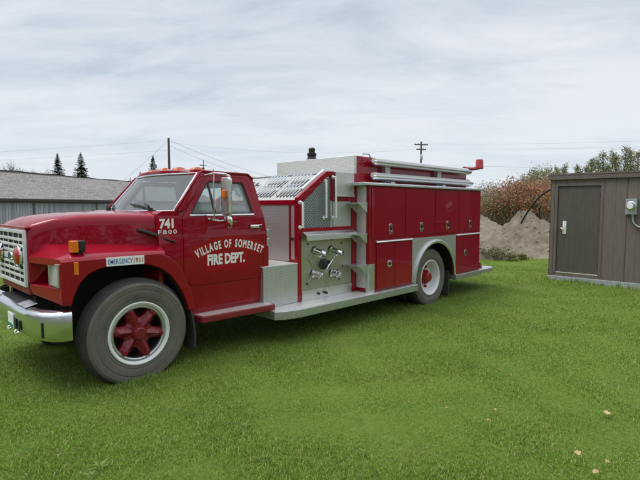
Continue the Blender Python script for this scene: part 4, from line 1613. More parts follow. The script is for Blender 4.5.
for s in (-1, 1):
    for (x0, x1), lx in zip(DX, LX):
        b = MB().box(x0, x1, *sorted((yb(s, -.002), yb(s, .014))), 1.262, 2.032)
        d_ = b.build('compartment_door', 'red_paint', truck, bevel=.005)
        latch(lx, 1.39, s, d_)
    for x0, x1, lx in ((5.84, 6.80, 6.17), (8.335, 9.275, 8.70)):
        xm = (x0 + x1) / 2
        for k, (a, c) in enumerate(((x0, xm - .003), (xm + .003, x1))):
            b = MB().box(a, c, *sorted((yb(s, -.002), yb(s, .014))), .452, 1.172)
            d_ = b.build('compartment_door', 'red_paint', truck, bevel=.005)
            if k == 0:
                latch(lx, .83, s, d_, .055, .058)
        b = MB()
        b.prism_x([(yb(s, -.002), 1.182), (yb(s, .03), 1.182), (yb(s, .034), 1.190), (yb(s, .022), 1.206), (yb(s, -.002), 1.215)], x0 - .02, x1 + .005)
        b.build('drip_rail', 'aluminium', truck, bevel=.002)
    # diamond plate round the wheel with its polished arch
    outer = [(6.825, .435)] + [(p[0], max(p[1], .435)) for p in arc(7.58, .43, .692, 180, 0, 24)] + [(8.315, .435), (8.315, 1.205), (6.825, 1.205)]
    b = MB().sheet(outer, [], lambda x, z, s=s: (x, yb(s, .008), z), (0, -s * .010, 0))
    b.build('wheel_panel', 'tread_plate', truck)
    rings = []
    for a in range(0, 181, 6):
        rr = R(180 - a)
        rings.append([(7.58 + math.cos(rr) * r_, yb(s, d), .43 + math.sin(rr) * r_) for r_, d in ((.655, .03), (.692, .042), (.722, .030), (.724, .008), (.66, .0))])
    b = MB().loft(rings)
    b.build('wheel_arch', 'aluminium', truck, smooth=25)
    b = MB()
    b.box(8.155, 8.175, *sorted((YC + s * .62, YC + s * 1.17)), .03, .50)
    b.build('mud_flap', 'rubber', truck, bevel=.004)
    # cap strip, corner guard
    b = MB()
    b.prism_x([(yb(s, -.30), 2.105), (yb(s, .03), 2.105), (yb(s, .045), 2.095), (yb(s, .045), 2.062), (yb(s, .036), 2.058), (yb(s, -.30), 2.058)], 5.50, 9.36)
    b.build('cap_strip', 'aluminium', truck, bevel=.004)
    b = MB()
    b.prism_z([(FX - .016, yb(s, -.05)), (FX - .018, yb(s, -.01)), (FX - .008, yb(s, .012)), (FX + .012, yb(s, .018)), (FX + .12, yb(s, .018)), (FX + .12, yb(s, -.002)), (FX - .002, yb(s, -.002)), (FX - .002, yb(s, -.05))], .43, .86)
    b.build('corner_guard', 'aluminium', truck, bevel=.002)
    # front face of the body: diamond strip with folding steps
    b = MB().box(FX - .012, FX, *sorted((yb(s, -.055), yb(s, -.24))), .49, 2.05)
    b.build('front_strip', 'tread_plate_pale', truck)
    for z in (1.80, 1.335, .865):
        b = MB()
        ya, yc_ = yb(s, -.02), yb(s, -.235)
        b.box(FX - .23, FX - .014, *sorted((ya, yc_)), z - .022, z)
        for yy in (ya - s * .004, yc_ + s * .004):
            b.prism_y([(FX - .20, z - .022), (FX - .014, z - .022), (FX - .014, z - .15), (FX - .06, z - .13)], yy, yy - s * .012)
        b.build('folding_step', 'aluminium', truck, bevel=.002)

# hose bed above the body
b = MB()
HH = .915
for s in (-1, 1):
    b.box(5.72, 9.28, *sorted((YC + s * HH, YC + s * (HH - .03))), 2.06, 2.53)
b.box(9.25, 9.28, YC - HH + .03, YC + HH - .03, 2.06, 2.5)
b.box(5.72, 9.25, YC - HH + .03, YC + HH - .03, 2.06, 2.10)
b.build('hose_bed', 'red_paint', truck, bevel=.008)
b = MB().box(5.66, 5.718, YC - HH - .005, YC + HH + .005, 2.06, 2.535)
b.build('hose_bed_front', 'tread_plate_pale', truck, bevel=.008)
b = MB().box(5.75, 9.24, YC - HH + .05, YC + HH - .05, 2.40, 2.47)
b.build('bed_cover', 'rubber', truck, bevel=.01)
b = MB().tube([(5.85, YC - HH + .02, 2.53), (5.87, YC - HH + .02, 2.575), (6.05, YC - HH + .02, 2.58), (6.09, YC - HH + .02, 2.53)], .011, 8)
b.build('grab_handle', 'galvanised', truck)
b = MB()
o = (6.05, 6.13, 2.47)
b.lathe([(.13, 0), (.13, .10), (.085, .12), (.07, .17), (.085, .18), (.085, .22), (.055, .235), (.06, .30), (.045, .32), (0, .325)], o, (0, 0, 1), 20)
b.build('deck_outlet', 'black_plastic', truck)
# hose troughs on the near side, on brackets
for s in (-1, 1):
    for z, x0, x1 in ((2.43, 5.98, 9.12), (2.20, 5.96, 9.20)):
        b = MB()
        rings = []
        yt = YC + s * 1.035
        for t, sc_ in ((0, .35), (.015, .75), (.05, .98), (.10, 1), (1, 1)):
            x = x0 + (x1 - x0) * t if t in (0, 1) else x0 + t
            ring = []
            for q in range(14):
                a = R(20 - q * 220 / 13) if s < 0 else R(20 - q * 220 / 13)
                ring.append((x, yt + math.cos(a) * .085 * sc_, z + .02 + math.sin(a) * .062 * sc_))
            for q in range(14):
                a = R(-200 + q * 220 / 13)
                ring.append((x, yt + math.cos(a) * .079 * sc_, z + .022 + math.sin(a) * .056 * sc_))
            rings.append(ring)
        b.loft(rings)
        b.build('hose_trough', 'aluminium', truck, smooth=40)
        b = MB().tube([(x0 + .02, yt, z + .03), (x1 - .05, yt, z + .03)], .052, 14)
        b.build('suction_hose', 'hose_grey', truck)
    for x in (6.42, 8.05):
        b = MB()
        b.box(x - .07, x + .07, *sorted((YC + s * (HH + .001), YC + s * 1.0)), 2.12, 2.46)
        b.box(x - .05, x + .05, *sorted((YC + s * 1.0, YC + s * 1.11)), 2.115, 2.145)
        b.build('trough_bracket', 'aluminium_dull', truck, bevel=.004)
b = MB()
for s in (-1,):
    b.tube([(9.12, YC + s * 1.0, 2.15), (9.18, YC + s * 1.0, 2.30), (9.18, YC + s * 1.0, 2.14)], .015, 6)
b.build('hook', 'galvanised', truck)
# beacon on a pipe arm at the back
b = MB().tube([(9.0, YC - 1.0, 2.515), (9.30, YC - 1.02, 2.515), (9.55, YC - 1.03, 2.545), (9.66, YC - 1.03, 2.57)], .035, 10)
ba = b.build('beacon_arm', 'red_paint', truck)
b = MB().lathe([(0, 0), (.07, 0), (.085, .015), (.082, .05), (.080, .16), (.07, .195), (0, .205)], (9.62, YC - 1.03, 2.535), (0, 0, 1), 24)
b.build('beacon', 'red_lens', truck)

# ------------------------------------------------------------------ the ground
def hgt(x, y):
    return .018 * math.sin(x * .9 + 1.3) * math.sin(y * .8 + .4) + .010 * math.sin(x * 2.3 + y * 1.7)


b = MB()
rs = [0.0, 1, 2, 3, 4, 5, 6, 7, 8, 9, 10, 12, 14, 17, 20, 25, 32, 45, 70, 120, 250, 600, 1500]
NS = 72
rows = []
for r_ in rs:
    row = []
    for i in range(NS):
        a = 2 * math.pi * i / NS
        x, y = 5 + r_ * math.cos(a), 4 + r_ * math.sin(a)
        row.append(b.bm.verts.new((x, y, hgt(x, y) * (1 if r_ < 30 else 0) - .012)))
    rows.append(row)
for p, q in zip(rows[1:], rows[2:]):
    for i in range(NS):
        j = (i + 1) % NS
        b.bm.faces.new([p[i], p[j], q[j], q[i]])
b.bm.faces.new(rows[1])
for v in rows[0]:
    b.bm.verts.remove(v)
ground = b.build('ground', 'lawn')
tag(ground, kind='structure')
# gravel yard in front of the long barn
b = MB()
g0 = place_at(-330, 20)
g1 = place_at(-10, 22)
g2 = place_at(250, 34)
g3 = place_at(150, 46)
g4 = place_at(-330, 34)
ctr = [g0, g1, g2, g3, g4]
b.face([(p.x, p.y, .012) for p in ctr])
tag(b.build('gravel_yard', 'gravel'), kind='structure')

# ------------------------------------------------------------------ grass (stuff: one object)
def grass():
    cx, sy = [], []
    az = R(VIEW_AZ)
    bands = [(2.0, 3.4, 11500, 1.0), (3.4, 4.6, 8600, 1.05), (4.6, 6.2, 6000, 1.2), (6.2, 8.5, 3400, 1.45), (8.5, 12, 1700, 1.9), (12, 18, 720, 2.8), (18, 30, 200, 4.4)]
    V, F3, F4 = [], [], []
    P, L, W_ = [], [], []
    for r0, r1, dens, wk in bands:
        half = R(46)
        n = int(dens * half * (r1 * r1 - r0 * r0))
        r_ = np.sqrt(rng.uniform(r0 * r0, r1 * r1, n))
        a = az + rng.uniform(-half, half, n)
        x, y = r_ * np.cos(a), r_ * np.sin(a)
        nz = np.sin(x * 3.1 + np.sin(y * 2.3) * 1.4) * np.sin(y * 2.7 + np.sin(x * 1.9) * 1.7) + .6 * np.sin(x * 7.3 + y * 2.1) * np.sin(y * 6.1 - x * 1.3)
        keep = rng.uniform(-1.9, 1.2, n) < nz + .35
        # none inside the building, the tyres or the mound
        keep &= ~((x > 11.9) & (y < 4.05))
        for tx, ty, hw in ((2.12, 4.77, .15), (2.12, 6.67, .15), (7.55, 4.72, .3), (7.55, 6.72, .3)):
            keep &= ~((np.abs(x - tx) < .30) & (np.abs(y - ty) < hw))
        # thinner under the truck, where it is trodden and dark
        und = (x > 1.6) & (x < 9.6) & (y > 4.8) & (y < 6.6)
        keep &= ~(und & (rng.uniform(0, 1, n) < .6))
        x, y, nz = x[keep], y[keep], nz[keep]
        k = len(x)
        ln = rng.uniform(.014, .034, k) * (1 + .30 * np.clip(nz, -1, 1)) * (1 + .08 * wk)
        # longer tufts round the tyres and along the shed footing
        for tx, ty in ((2.12, 4.77), (7.55, 4.72)):
            d = np.hypot((x - tx) / 1.1, (y - ty) / .5)
            ln *= 1 + .9 * np.exp(-(d / .55) ** 2)
        ln *= 1 + 2.0 * np.exp(-((x - 11.85) / .10) ** 2) * (y < 4.2)
        P.append(np.stack([x, y], 1))
        L.append(ln)
        W_.append(np.full(k, .0023 * wk) * rng.uniform(.7, 1.3, k))
    P, L, W_ = np.concatenate(P), np.concatenate(L), np.concatenate(W_)
    k = len(L)
    z = .018 * np.sin(P[:, 0] * .9 + 1.3) * np.sin(P[:, 1] * .8 + .4) + .010 * np.sin(P[:, 0] * 2.3 + P[:, 1] * 1.7) - .014
    th = rng.uniform(0, 2 * np.pi, k)
    ph = rng.uniform(0, 2 * np.pi, k)
    lean = rng.uniform(.25, 1.25, k)
    wx, wy = np.cos(th) * W_, np.sin(th) * W_
    lx, ly = np.cos(ph) * lean, np.sin(ph) * lean
    co = np.zeros((k, 5, 3))
    co[:, 0] = np.stack([P[:, 0] - wx, P[:, 1] - wy, z], 1)
    co[:, 1] = np.stack([P[:, 0] + wx, P[:, 1] + wy, z], 1)
    mx_, my_ = P[:, 0] + lx * L * .32, P[:, 1] + ly * L * .32
    co[:, 2] = np.stack([mx_ + wx * .8, my_ + wy * .8, z + L * .62], 1)
    co[:, 3] = np.stack([mx_ - wx * .8, my_ - wy * .8, z + L * .62], 1)
    co[:, 4] = np.stack([P[:, 0] + lx * L * .85, P[:, 1] + ly * L * .85, z + L * (1.05 - .42 * lean)], 1)
    me = bpy.data.meshes.new('grass')
    me.vertices.add(k * 5)
    me.vertices.foreach_set('co', co.ravel())
    base = np.arange(k) * 5
    loops = np.stack([base, base + 1, base + 2, base + 3, base + 3, base + 2, base + 4], 1)
    me.loops.add(k * 7)
    me.loops.foreach_set('vertex_index', loops.ravel().astype(np.int32))
    me.polygons.add(k * 2)
    st = np.stack([np.arange(k) * 7, np.arange(k) * 7 + 4], 1)
    me.polygons.foreach_set('loop_start', st.ravel().astype(np.int32))
    me.update(calc_edges=True)
    me.validate()
    me.materials.append(MATS['grass_blades'])
    o = bpy.data.objects.new('grass', me)
    COL.objects.link(o)
    tag(o, 'mown green lawn grass around the truck', 'grass', kind='stuff')
    print('grass blades', k)


grass()


def leaf_mesh(b, p, d, up, ln, wd, fold=.15, mi=0):
    """one pointed leaf from p along d"""
    d = Vector(d).normalized()
    sd = d.cross(Vector(up)).normalized()
    nn = sd.cross(d)
    L_ = [p, p + d * ln * .35 + sd * wd * .5 + nn * fold * wd, p + d * ln * .75 + sd * wd * .35 + nn * fold * wd * .6 - Vector((0, 0, ln * .05)), p + d * ln - Vector((0, 0, ln * .12)),
          p + d * ln * .75 - sd * wd * .35 + nn * fold * wd * .6 - Vector((0, 0, ln * .05)), p + d * ln * .35 - sd * wd * .5 + nn * fold * wd]
    b.face(L_, mi)


# leafy weeds in the lawn
WEEDS = [(1.15, 3.17, .075, 9), (1.06, 3.11, .055, 7), (1.70, 3.17, .05, 7), (1.97, 2.51, .045, 6), (4.17, 2.75, .055, 7), (2.54, 2.08, .05, 7), (2.73, 1.56, .045, 6), (3.95, 2.75, .05, 6), (2.95, 2.45, .04, 6), (3.3, 1.5, .04, 6), (1.45, 2.75, .04, 6), (2.2, 3.0, .045, 7)]
WL = ['largest broad leafed weed, with pale pointed leaves, in the lawn below the front tyre', 'small weed rosette right beside the largest broad leafed weed', None, None, None, None, None, None]
for i, (x, y, r_, n_) in enumerate(WEEDS):
    b = MB()
    for q in range(n_):
        a = q * 2.4 + i
        e_ = random.uniform(.25, .8)
        ln = r_ * random.uniform(.6, 1)
        leaf_mesh(b, Vector((x, y, hgt(x, y) + .01)) + Vector((math.cos(a), math.sin(a), 0)) * .01, (math.cos(a) * math.cos(e_), math.sin(a) * math.cos(e_), math.sin(e_)), (0, 0, 1), ln, ln * .26)
    o = b.build('weed', 'weed_leaves', smooth=None)
    tag(o, (WL[i] if i < 2 else None) or 'tiny green weed tuft growing among the mown grass', 'weed', 'weeds in the lawn')

# fallen leaves
LEAVES = [(4.45, .99, .085), (3.56, .96, .062), (3.63, 1.64, .045), (3.85, 1.69, .04), (3.60, 2.00, .038), (3.46, 2.29, .032), (4.72, 1.91, .04), (3.37, .80, .05), (3.58, .78, .04)]
for i, (x, y, r_) in enumerate(LEAVES):
    b = MB()
    a0 = random.uniform(0, 6.28)
    n_ = 10
    ring = []
    for q in range(n_):
        a = a0 + q * 2 * math.pi / n_
        rr = r_ * .55 * (1.0 if q % 2 == 0 else .72) * random.uniform(.85, 1.1)
        ring.append(Vector((x + math.cos(a) * rr, y + math.sin(a) * rr * .75, hgt(x, y) + .040 + random.uniform(-.004, .016))))
    c = b.bm.verts.new((x, y, hgt(x, y) + .032))
    vs = [b.bm.verts.new(p) for p in ring]
    for q in range(n_):
        b.bm.faces.new([c, vs[q], vs[(q + 1) % n_]])
    o = b.build('fallen_leaf', 'dry_leaf', smooth=None)
    tag(o, 'large curled tan leaf, the biggest on the grass in front of the shed' if i == 0 else 'pale tan leaf, second in size to the biggest, lying on the near grass' if i == 1 else 'small dry tan leaf lying on the mown grass', 'leaf', 'fallen leaves on the lawn')

# ------------------------------------------------------------------ brown utility shed
SX, SY, SH = 11.95, 4.00, 2.42
shed = thing('utility_shed', 'brown plywood shed with a dark door and meter on concrete footing', 'shed', (SX, SY - 2.2, 0))
Y0 = SY - 4.4
b = MB()
b.sheet([(Y0, .10), (SY, .10), (SY, SH - .02), (Y0, SH - .02)], [[(SY - 1.04, .165), (SY - 1.04, 2.21), (SY - .145, 2.21), (SY - .145, .165)]], lambda y, z: (SX, y, z), (.10, 0, 0))
b.box(SX + .10, SX + 2.9, SY - .10, SY, .10, SH - .02)
b.box(SX + .10, SX + 2.9, Y0, Y0 + .10, .10, SH - .02)
b.box(SX + 2.8, SX + 2.9, Y0 + .1, SY - .1, .10, SH - .02)
b.build('wall', 'shed_siding', shed)
b = MB()
b.box(SX - .014, SX - .001, SY - .075, SY + .012, .10, SH - .02)
b.box(SX - .014, SX + .05, SY + .001, SY + .013, .10, SH - .02)
b.box(SX - .012, SX - .001, SY - 1.10, SY - 1.045, .165, 2.27)
b.box(SX - .012, SX - .001, SY - .14, SY - .085, .165, 2.27)
b.box(SX - .012, SX - .001, SY - 1.045, SY - .14, 2.212, 2.27)
b.build('trim', 'shed_trim', shed, bevel=.002)
b = MB()
b.box(SX - .06, SX + 3.0, Y0 - .06, SY + .06, SH - .06, SH + .075)
rf = b.build('roof', 'shed_trim', shed, bevel=.006)
b = MB().box(SX - .068, SX - .058, Y0 - .062, SY + .062, SH + .045, SH + .082)
b.build('drip_edge', 'shed_trim', rf)
b = MB()
b.box(SX - .03, SX + 2.93, Y0 - .03, SY + .03, -.10, .098)
b.build('footing', 'concrete', shed, bevel=.012)
b = MB().box(SX + .022, SX + .06, SY - 1.035, SY - .15, .17, 2.205)
dr = b.build('door', 'shed_door', shed, bevel=.003)
b = MB().box(SX - .004, SX + .021, SY - 1.035, SY - .15, .166, .195)
b.build('threshold', 'aluminium', shed, bevel=.003)
b = MB().prism_x(smooth_poly([(SY - .345, 1.10), (SY - .265, 1.10), (SY - .265, 1.40), (SY - .345, 1.40)], .008), SX + .012, SX + .0215)
hp = b.build('handle_plate', 'lettering_white', dr)
b = MB().lathe([(.012, 0), (.012, .04), (.03, .045), (.034, .07), (.02, .085), (0, .086)], (SX + .02, SY - .245, 1.215), (-1, 0, 0), 16)
b.tube([(SX - .01, SY - .305, 1.16), (SX - .025, SY - .305, 1.18), (SX - .025, SY - .305, 1.30), (SX - .01, SY - .305, 1.32)], .009, 8)
b.build('handle', 'chrome', dr)
b = MB()
for z in (.40, 1.2, 2.0):
    b.tube([(SX + .02, SY - 1.03, z - .05), (SX + .02, SY - 1.03, z + .05)], .008, 8)
b.build('hinge', 'dark_metal', dr)
# the electric meter
MYc, MZ = SY - 1.645, 1.735
b = MB().prism_x(smooth_poly([(MYc - .105, MZ - .165), (MYc + .105, MZ - .165), (MYc + .105, MZ + .165), (MYc - .105, MZ + .165)], .012), SX - .11, SX - .001)
mt = b.build('meter_box', 'galvanised', shed, bevel=.006)
b = MB().lathe([(.095, 0), (.098, .015), (.088, .02), (.082, .022), (.080, .075), (.070, .092), (0, .096)], (SX - .11, MYc, MZ + .015), (-1, 0, 0), 28)
b.build('meter_ring', 'aluminium', mt)
b = MB().lathe([(.060, .0975), (.058, .100), (0, .101)], (SX - .11, MYc, MZ + .015), (-1, 0, 0), 24)
b.build('meter_dial', 'lettering_white', mt)
b = MB().tube([(SX - .055, MYc - .03, MZ - .16), (SX - .055, MYc - .03, MZ - .28), (SX - .055, MYc - .06, MZ - .36), (SX - .055, MYc - .13, MZ - .42), (SX - .055, MYc - .24, MZ - .43), (SX - .055, MYc - .5, MZ - .43)], .022, 10)
b.lathe([(.032, 0), (.032, .04), (.025, .05)], (SX - .055, MYc - .03, MZ - .16), (0, 0, -1), 12)
b.build('conduit', 'galvanised', shed)
b = MB().tube([(SX - .02, SY - 1.29, 2.38), (SX - .03, SY - 1.40, 2.34)], .02, 6) if False else None

# black cable arching from the shed corner down behind the mound
b = MB()
c0 = Vector((SX + 1.2, SY + .02, 2.22))
pts = []
for q in range(13):
    t = q / 12
    pts.append(c0 + Vector((.25 * t, 1.25 * t, .12 * math.sin(t * 1.5) * 1.2 - 1.10 * t ** 2.2)))
b.tube(pts, .024, 8)
tag(b.build('cable', 'black_plastic'), 'black cable arching from the shed corner to the dirt mound', 'cable')

# ------------------------------------------------------------------ dirt mounds
def vnoise(x, y, seed):
    r_ = 0
    for i, f in enumerate((.9, 1.9, 4.1, 8.3, 16.0)):
        r_ += math.sin(x * f + seed * 1.7 + math.sin(y * f * 1.13 + i) * 1.3) * math.cos(y * f * .93 + seed + math.sin(x * f * .7 + i * 2) * 1.1) / (1.55 ** i)
    return r_


def mound(cx, cy, la, lb, ly, h, rot, seed, label, top=1.0):
    """la, lb: reach to either side of the peak; ly: reach front and back"""
    b = MB()
    NR, NA = 56, 110
    rows = []
    ca, sa = math.cos(rot), math.sin(rot)
    for i in range(NR + 1):
        u = i / NR
        row = []
        for j in range(NA):
            a = 2 * math.pi * j / NA
            rr = u * (1 + .07 * math.sin(a * 2 + seed) + .06 * math.sin(a * 5 + seed * 2) + .03 * math.sin(a * 11 + seed))
            lx = la if math.cos(a) > 0 else lb
            x, y = rr * lx * math.cos(a), rr * ly * math.sin(a)
            X, Y_ = cx + x * ca - y * sa, cy + x * sa + y * ca
            prof = (1 - u) ** top if top < 1 else ((1 - u) ** 1.12) * (1 - .035 * math.exp(-(u / .04) ** 2))
            z = h * prof + vnoise(X * 1.7, Y_ * 1.7, seed) * .11 * min(1, 4 * (1 - u)) * h ** .5 + random.uniform(-.02, .02) * min(1, 5 * (1 - u)) - .02
            row.append(b.bm.verts.new((X, Y_, z)))
            if i == 0:
                break
        rows.append(row)
    for j in range(NA):
        b.bm.faces.new([rows[0][0], rows[1][j], rows[1][(j + 1) % NA]])
    for p, q in zip(rows[1:], rows[2:]):
        for j in range(NA):
            jj = (j + 1) % NA
            b.bm.faces.new([p[j], q[j], q[jj], p[jj]])
    # clods lying on the flanks
    for _ in range(150):
        i = random.randint(6, NR - 2)
        c = rows[i][random.randrange(NA)].co
        r_ = random.uniform(.015, .06)
        v = [b.bm.verts.new(c + Vector(d) * r_ * random.uniform(.7, 1.2)) for d in ((1, 0, .2), (0, 1, .1), (-1, 0, .2), (0, -1, .1), (0, 0, .9))]
        for k in range(4):
            b.bm.faces.new([v[k], v[(k + 1) % 4], v[4]])
    o = b.build('dirt_mound', 'dirt', smooth=60)
    return tag(o, label, 'dirt mound', 'mounds of excavated dirt')


RGT = R(VIEW_AZ - 90)              # along the picture, to the right
m1 = place_at(521, 17.8)
mound(m1.x, m1.y, 3.1, 1.75, 2.2, 1.68, RGT, 1.2, 'tallest pale dirt mound, peaked, just behind the brown shed')
m2 = place_at(478, 22)
mound(m2.x, m2.y, 2.0, 3.0, 2.0, 1.36, RGT, 4.1, 'low rounded dirt mound seen between truck and tallest mound', .6)
m3 = place_at(470, 16.4)
mound(m3.x, m3.y, 1.25, 1.3, 1.0, .80, RGT, 2.7, 'smallest dirt heap close behind the truck tail board', .85)

# clods on the mounds and a scrubby weed patch at their foot
def scatter_leaves(b, n, fn, size, up=.6):
    for _ in range(n):
        p = fn()
        a, e_ = random.uniform(0, 6.28), random.uniform(-.3, 1.0)
        d = Vector((math.cos(a) * math.cos(e_), math.sin(a) * math.cos(e_), math.sin(e_)))
        sz = size * random.uniform(.55, 1.35)
        sd = d.cross(Vector((random.uniform(-1, 1), random.uniform(-1, 1), up))).normalized() * sz * .42
        b.face([p - d * sz * .5, p + sd, p + d * sz * .5, p - sd])


def shrub(cx, cy, r_, h, mat_, label, cat, group, n=500, size=.07, stems=14, name='shrub'):
    root = thing(name, label, cat, (cx, cy, 0), group)
    b = MB()
    tips = []
    for q in range(stems):
        a = random.uniform(0, 6.28)
        rr = r_ * random.uniform(.15, .95)
        tip = Vector((cx + math.cos(a) * rr, cy + math.sin(a) * rr, h * random.uniform(.5, 1.08) * (1 - .35 * (rr / r_) ** 2)))
        base = Vector((cx + math.cos(a) * rr * .25, cy + math.sin(a) * rr * .25, -.03))
        mid = base.lerp(tip, .55) + Vector((random.uniform(-.1, .1) * r_, random.uniform(-.1, .1) * r_, .06 * h))
        tk = max(.006, .012 * h)
        b.tube([base, mid, tip], tk, 5, rend=tk * .3)
        tips.append((base, mid, tip))
        for k in range(3):
            t = random.uniform(.35, .9)
            o_ = mid.lerp(tip, t)
            e2 = o_ + Vector((random.uniform(-.3, .3) * r_, random.uniform(-.3, .3) * r_, random.uniform(.05, .22) * h))
            b.tube([o_, e2], tk * .5, 4, rend=tk * .2)
            tips.append((o_, o_.lerp(e2, .5), e2))
    b.build('stems', 'twigs', root)
    b = MB()

    def fn():
        p0_, p1_, p2_ = random.choice(tips)
        t = random.uniform(-.75, 1.05)
        p = p1_.lerp(p2_, t) if t > 0 else p1_.lerp(p0_, -t)
        s_ = .10 * r_ + .03
        return p + Vector((random.gauss(0, s_), random.gauss(0, s_), random.gauss(0, s_ * .8)))
    scatter_leaves(b, n, fn, size)
    b.build('foliage', mat_, root, smooth=None, uv=False)
    return root


SC = [(501, 15.4, .42, .42), (511, 15.2, .26, .22), (488, 15.6, .34, .34), (522, 15.6, .22, .16)]
SL = ['tallest scrubby weed clump at the foot of the peaked dirt mound', 'low weed clump between the tallest weed clump and the shed', 'weed clump at the foot of the mound nearest the truck', 'smallest weed clump at the middle of the mound foot']
for (px, d, r_, h), lb in zip(SC, SL):
    p = place_at(px, d)
    shrub(p.x, p.y, r_, h, 'shrub_leaves', lb, 'weed', 'weed clumps by the mounds', 330, .05, 16, 'weed_clump')

# ------------------------------------------------------------------ bushes and trees on the right
BUSH = [(487, 33, 2.0, 2.7, 'olive_leaves'), (501, 36, 2.2, 3.3, 'rust_leaves'), (514, 32, 2.1, 3.2, 'rust_leaves'), (527, 35, 2.3, 3.4, 'rust_leaves'), (541, 31, 2.0, 3.1, 'rust_leaves'),
        (553, 34, 2.1, 3.5, 'rust_leaves'), (494, 44, 2.6, 3.9, 'olive_leaves'), (522, 46, 2.7, 4.4, 'olive_leaves'), (549, 45, 2.7, 4.6, 'olive_leaves'), (474, 40, 2.3, 3.0, 'olive_leaves'), (568, 38, 2.4, 3.8, 'rust_leaves')]
BL = ['olive brown bush just past the truck tail', 'rust red bush above the low rounded dirt mound', 'rust red bush behind the peak of the tallest dirt mound', 'tall rust red bush left of the arching black cable', 'rust red bush behind the arching black cable', 'rust red bush half hidden by the shed corner',
      'olive bush in the back row, nearest the truck', 'olive bush in the middle of the back row', 'tall olive bush in the back row beside the shed', 'low olive bush mostly hidden behind the truck tail', 'rust red bush behind the shed roof']
for (px, d, r_, h, mt_), lb in zip(BUSH, BL):
    p = place_at(px, d)
    shrub(p.x, p.y, r_, h, mt_, lb, 'bush', 'autumn bushes behind the mounds', 4200 if 'rust' in mt_ else 3000, .11, 34, 'bush')


def tree(px, d, h, cr, mat_, label, cat, group, n=1500, size=.25, base=.18, shape='poplar', name='poplar_tree', seed=1):
    p = place_at(px, d)
    random.seed(seed)
    root = thing(name, label, cat, (p.x, p.y, 0), group)
    b = MB()
    lean = Vector((random.uniform(-.04, .04), random.uniform(-.04, .04), 1))
    b.tube([p + Vector((0, 0, -.1)), p + lean * h * .4, p + lean * h * .75, p + lean * h * .99], h * .015, 7, rend=h * .002)
    limbs = []
    nl = int(h * 3.2)
    for q in range(nl):
        t = base + (1 - base) * (q + random.random()) / nl
        a = q * 2.4 + random.uniform(-.4, .4)
        if shape == 'poplar':
            reach = cr * (1 - (abs(t - .45) / .62) ** 2) * random.uniform(.45, 1.1)
            rise = reach * random.uniform(.8, 1.8)
        else:
            reach = cr * math.sqrt(max(.05, 1 - ((t - .6) / .45) ** 2)) * random.uniform(.6, 1.1)
            rise = reach * random.uniform(.2, .8)
        reach = max(.12 * cr, reach)
        o_ = p + lean * h * t * .96
        e_ = o_ + Vector((math.cos(a) * reach, math.sin(a) * reach, min(rise, h * 1.02 - h * t)))
        md = o_.lerp(e_, .5) + Vector((0, 0, -.04 * reach))
        b.tube([o_, md, e_], h * .004, 5, rend=h * .001)
        limbs.append((o_, md, e_))
        for k in range(2):
            s0 = md.lerp(e_, random.uniform(0, .8))
            e2 = s0 + Vector((random.uniform(-.4, .4) * reach, random.uniform(-.4, .4) * reach, random.uniform(.1, .5) * reach))
            b.tube([s0, e2], h * .002, 4, rend=h * .0008)
            limbs.append((s0, s0.lerp(e2, .5), e2))
    b.build('trunk', 'bark', root)
    if n:
        b = MB()

        def fn():
            o_, md, e_ = random.choice(limbs)
            t = random.uniform(.15, 1.1)
            q = md.lerp(e_, t)
            s_ = cr * .20
            return q + Vector((random.gauss(0, s_), random.gauss(0, s_), random.gauss(0, s_ * 1.2)))
        scatter_leaves(b, n, fn, size)
        b.build('crown', mat_, root, smooth=None, uv=False)
    return root


# (px, depth, height)
POP = [(563, 60, 6.9, 'olive_leaves'), (577, 62, 7.07, 'poplar_leaves'), (583, 58, 6.63, 'poplar_leaves'), (591, 60, 7.7, 'poplar_leaves'), (597, 64, 7.99, 'poplar_leaves'), (603, 60, 8.4, 'poplar_leaves'), (608, 63, 8.94, 'poplar_leaves'),
       (614, 60, 8.0, 'poplar_leaves'), (621, 58, 8.86, 'poplar_leaves'), (627, 61, 8.92, 'poplar_leaves'), (634, 60, 8.7, 'olive_leaves'), (642, 57, 7.97, 'rust_leaves'), (650, 60, 8.5, 'poplar_leaves'), (556, 58, 6.44, 'olive_leaves')]
PLB = ['thin pale poplar over the middle of the shed door', 'slim short poplar right of the shed door', 'second slim short poplar right of the shed door', 'leafy poplar left of the dense poplar clump', 'shorter poplar inside the dense poplar clump', 'tall poplar in the dense clump over the shed roof',
       'olive green poplar in the dense clump over the shed roof', 'dark leafy poplar closing the dense poplar clump', 'tallest poplar, above the electric meter', 'second tallest poplar, beside the tallest one', 'yellowish poplar at the far end of the row', 'rusty brown tree low behind the end of the poplar row',
       'last poplar beyond the shed at the picture edge', 'low dark tree over the shed corner']
for i, ((px, d, h, mt_), lb) in enumerate(zip(POP, PLB)):
    tree(px, d, h, h * .115, mt_, lb, 'tree', 'poplars behind the shed', int(h * 300), .13, .12, 'poplar', 'poplar_tree', 20 + i)
# round dark trees between the bushes and the poplars
for i, (px, d, h, lb) in enumerate([(536, 55, 5.7, 'dark round topped tree above the rust bushes'), (547, 57, 5.9, 'round topped tree just left of the shed roof'), (529, 62, 5.6, 'pale thin tree behind the dark round topped tree')]):
    tree(px, d, h, h * .28, 'poplar_leaves' if i < 2 else 'olive_leaves', lb, 'tree', 'round trees behind the bushes', 2800, .14, .22, 'round', 'tree', 60 + i)
# low bare scrub under the poplars hides the horizon
for i, (px, d) in enumerate([(575, 52), (598, 54), (622, 52), (646, 54)]):
    p = place_at(px, d)
    shrub(p.x, p.y, 3.2, 4.0, 'olive_leaves', ['dense', 'broad', 'ragged', 'leafy'][i] + ' olive thicket under the poplars behind the shed', 'bush', 'thickets under the poplars', 3000, .16, 30, 'bush')


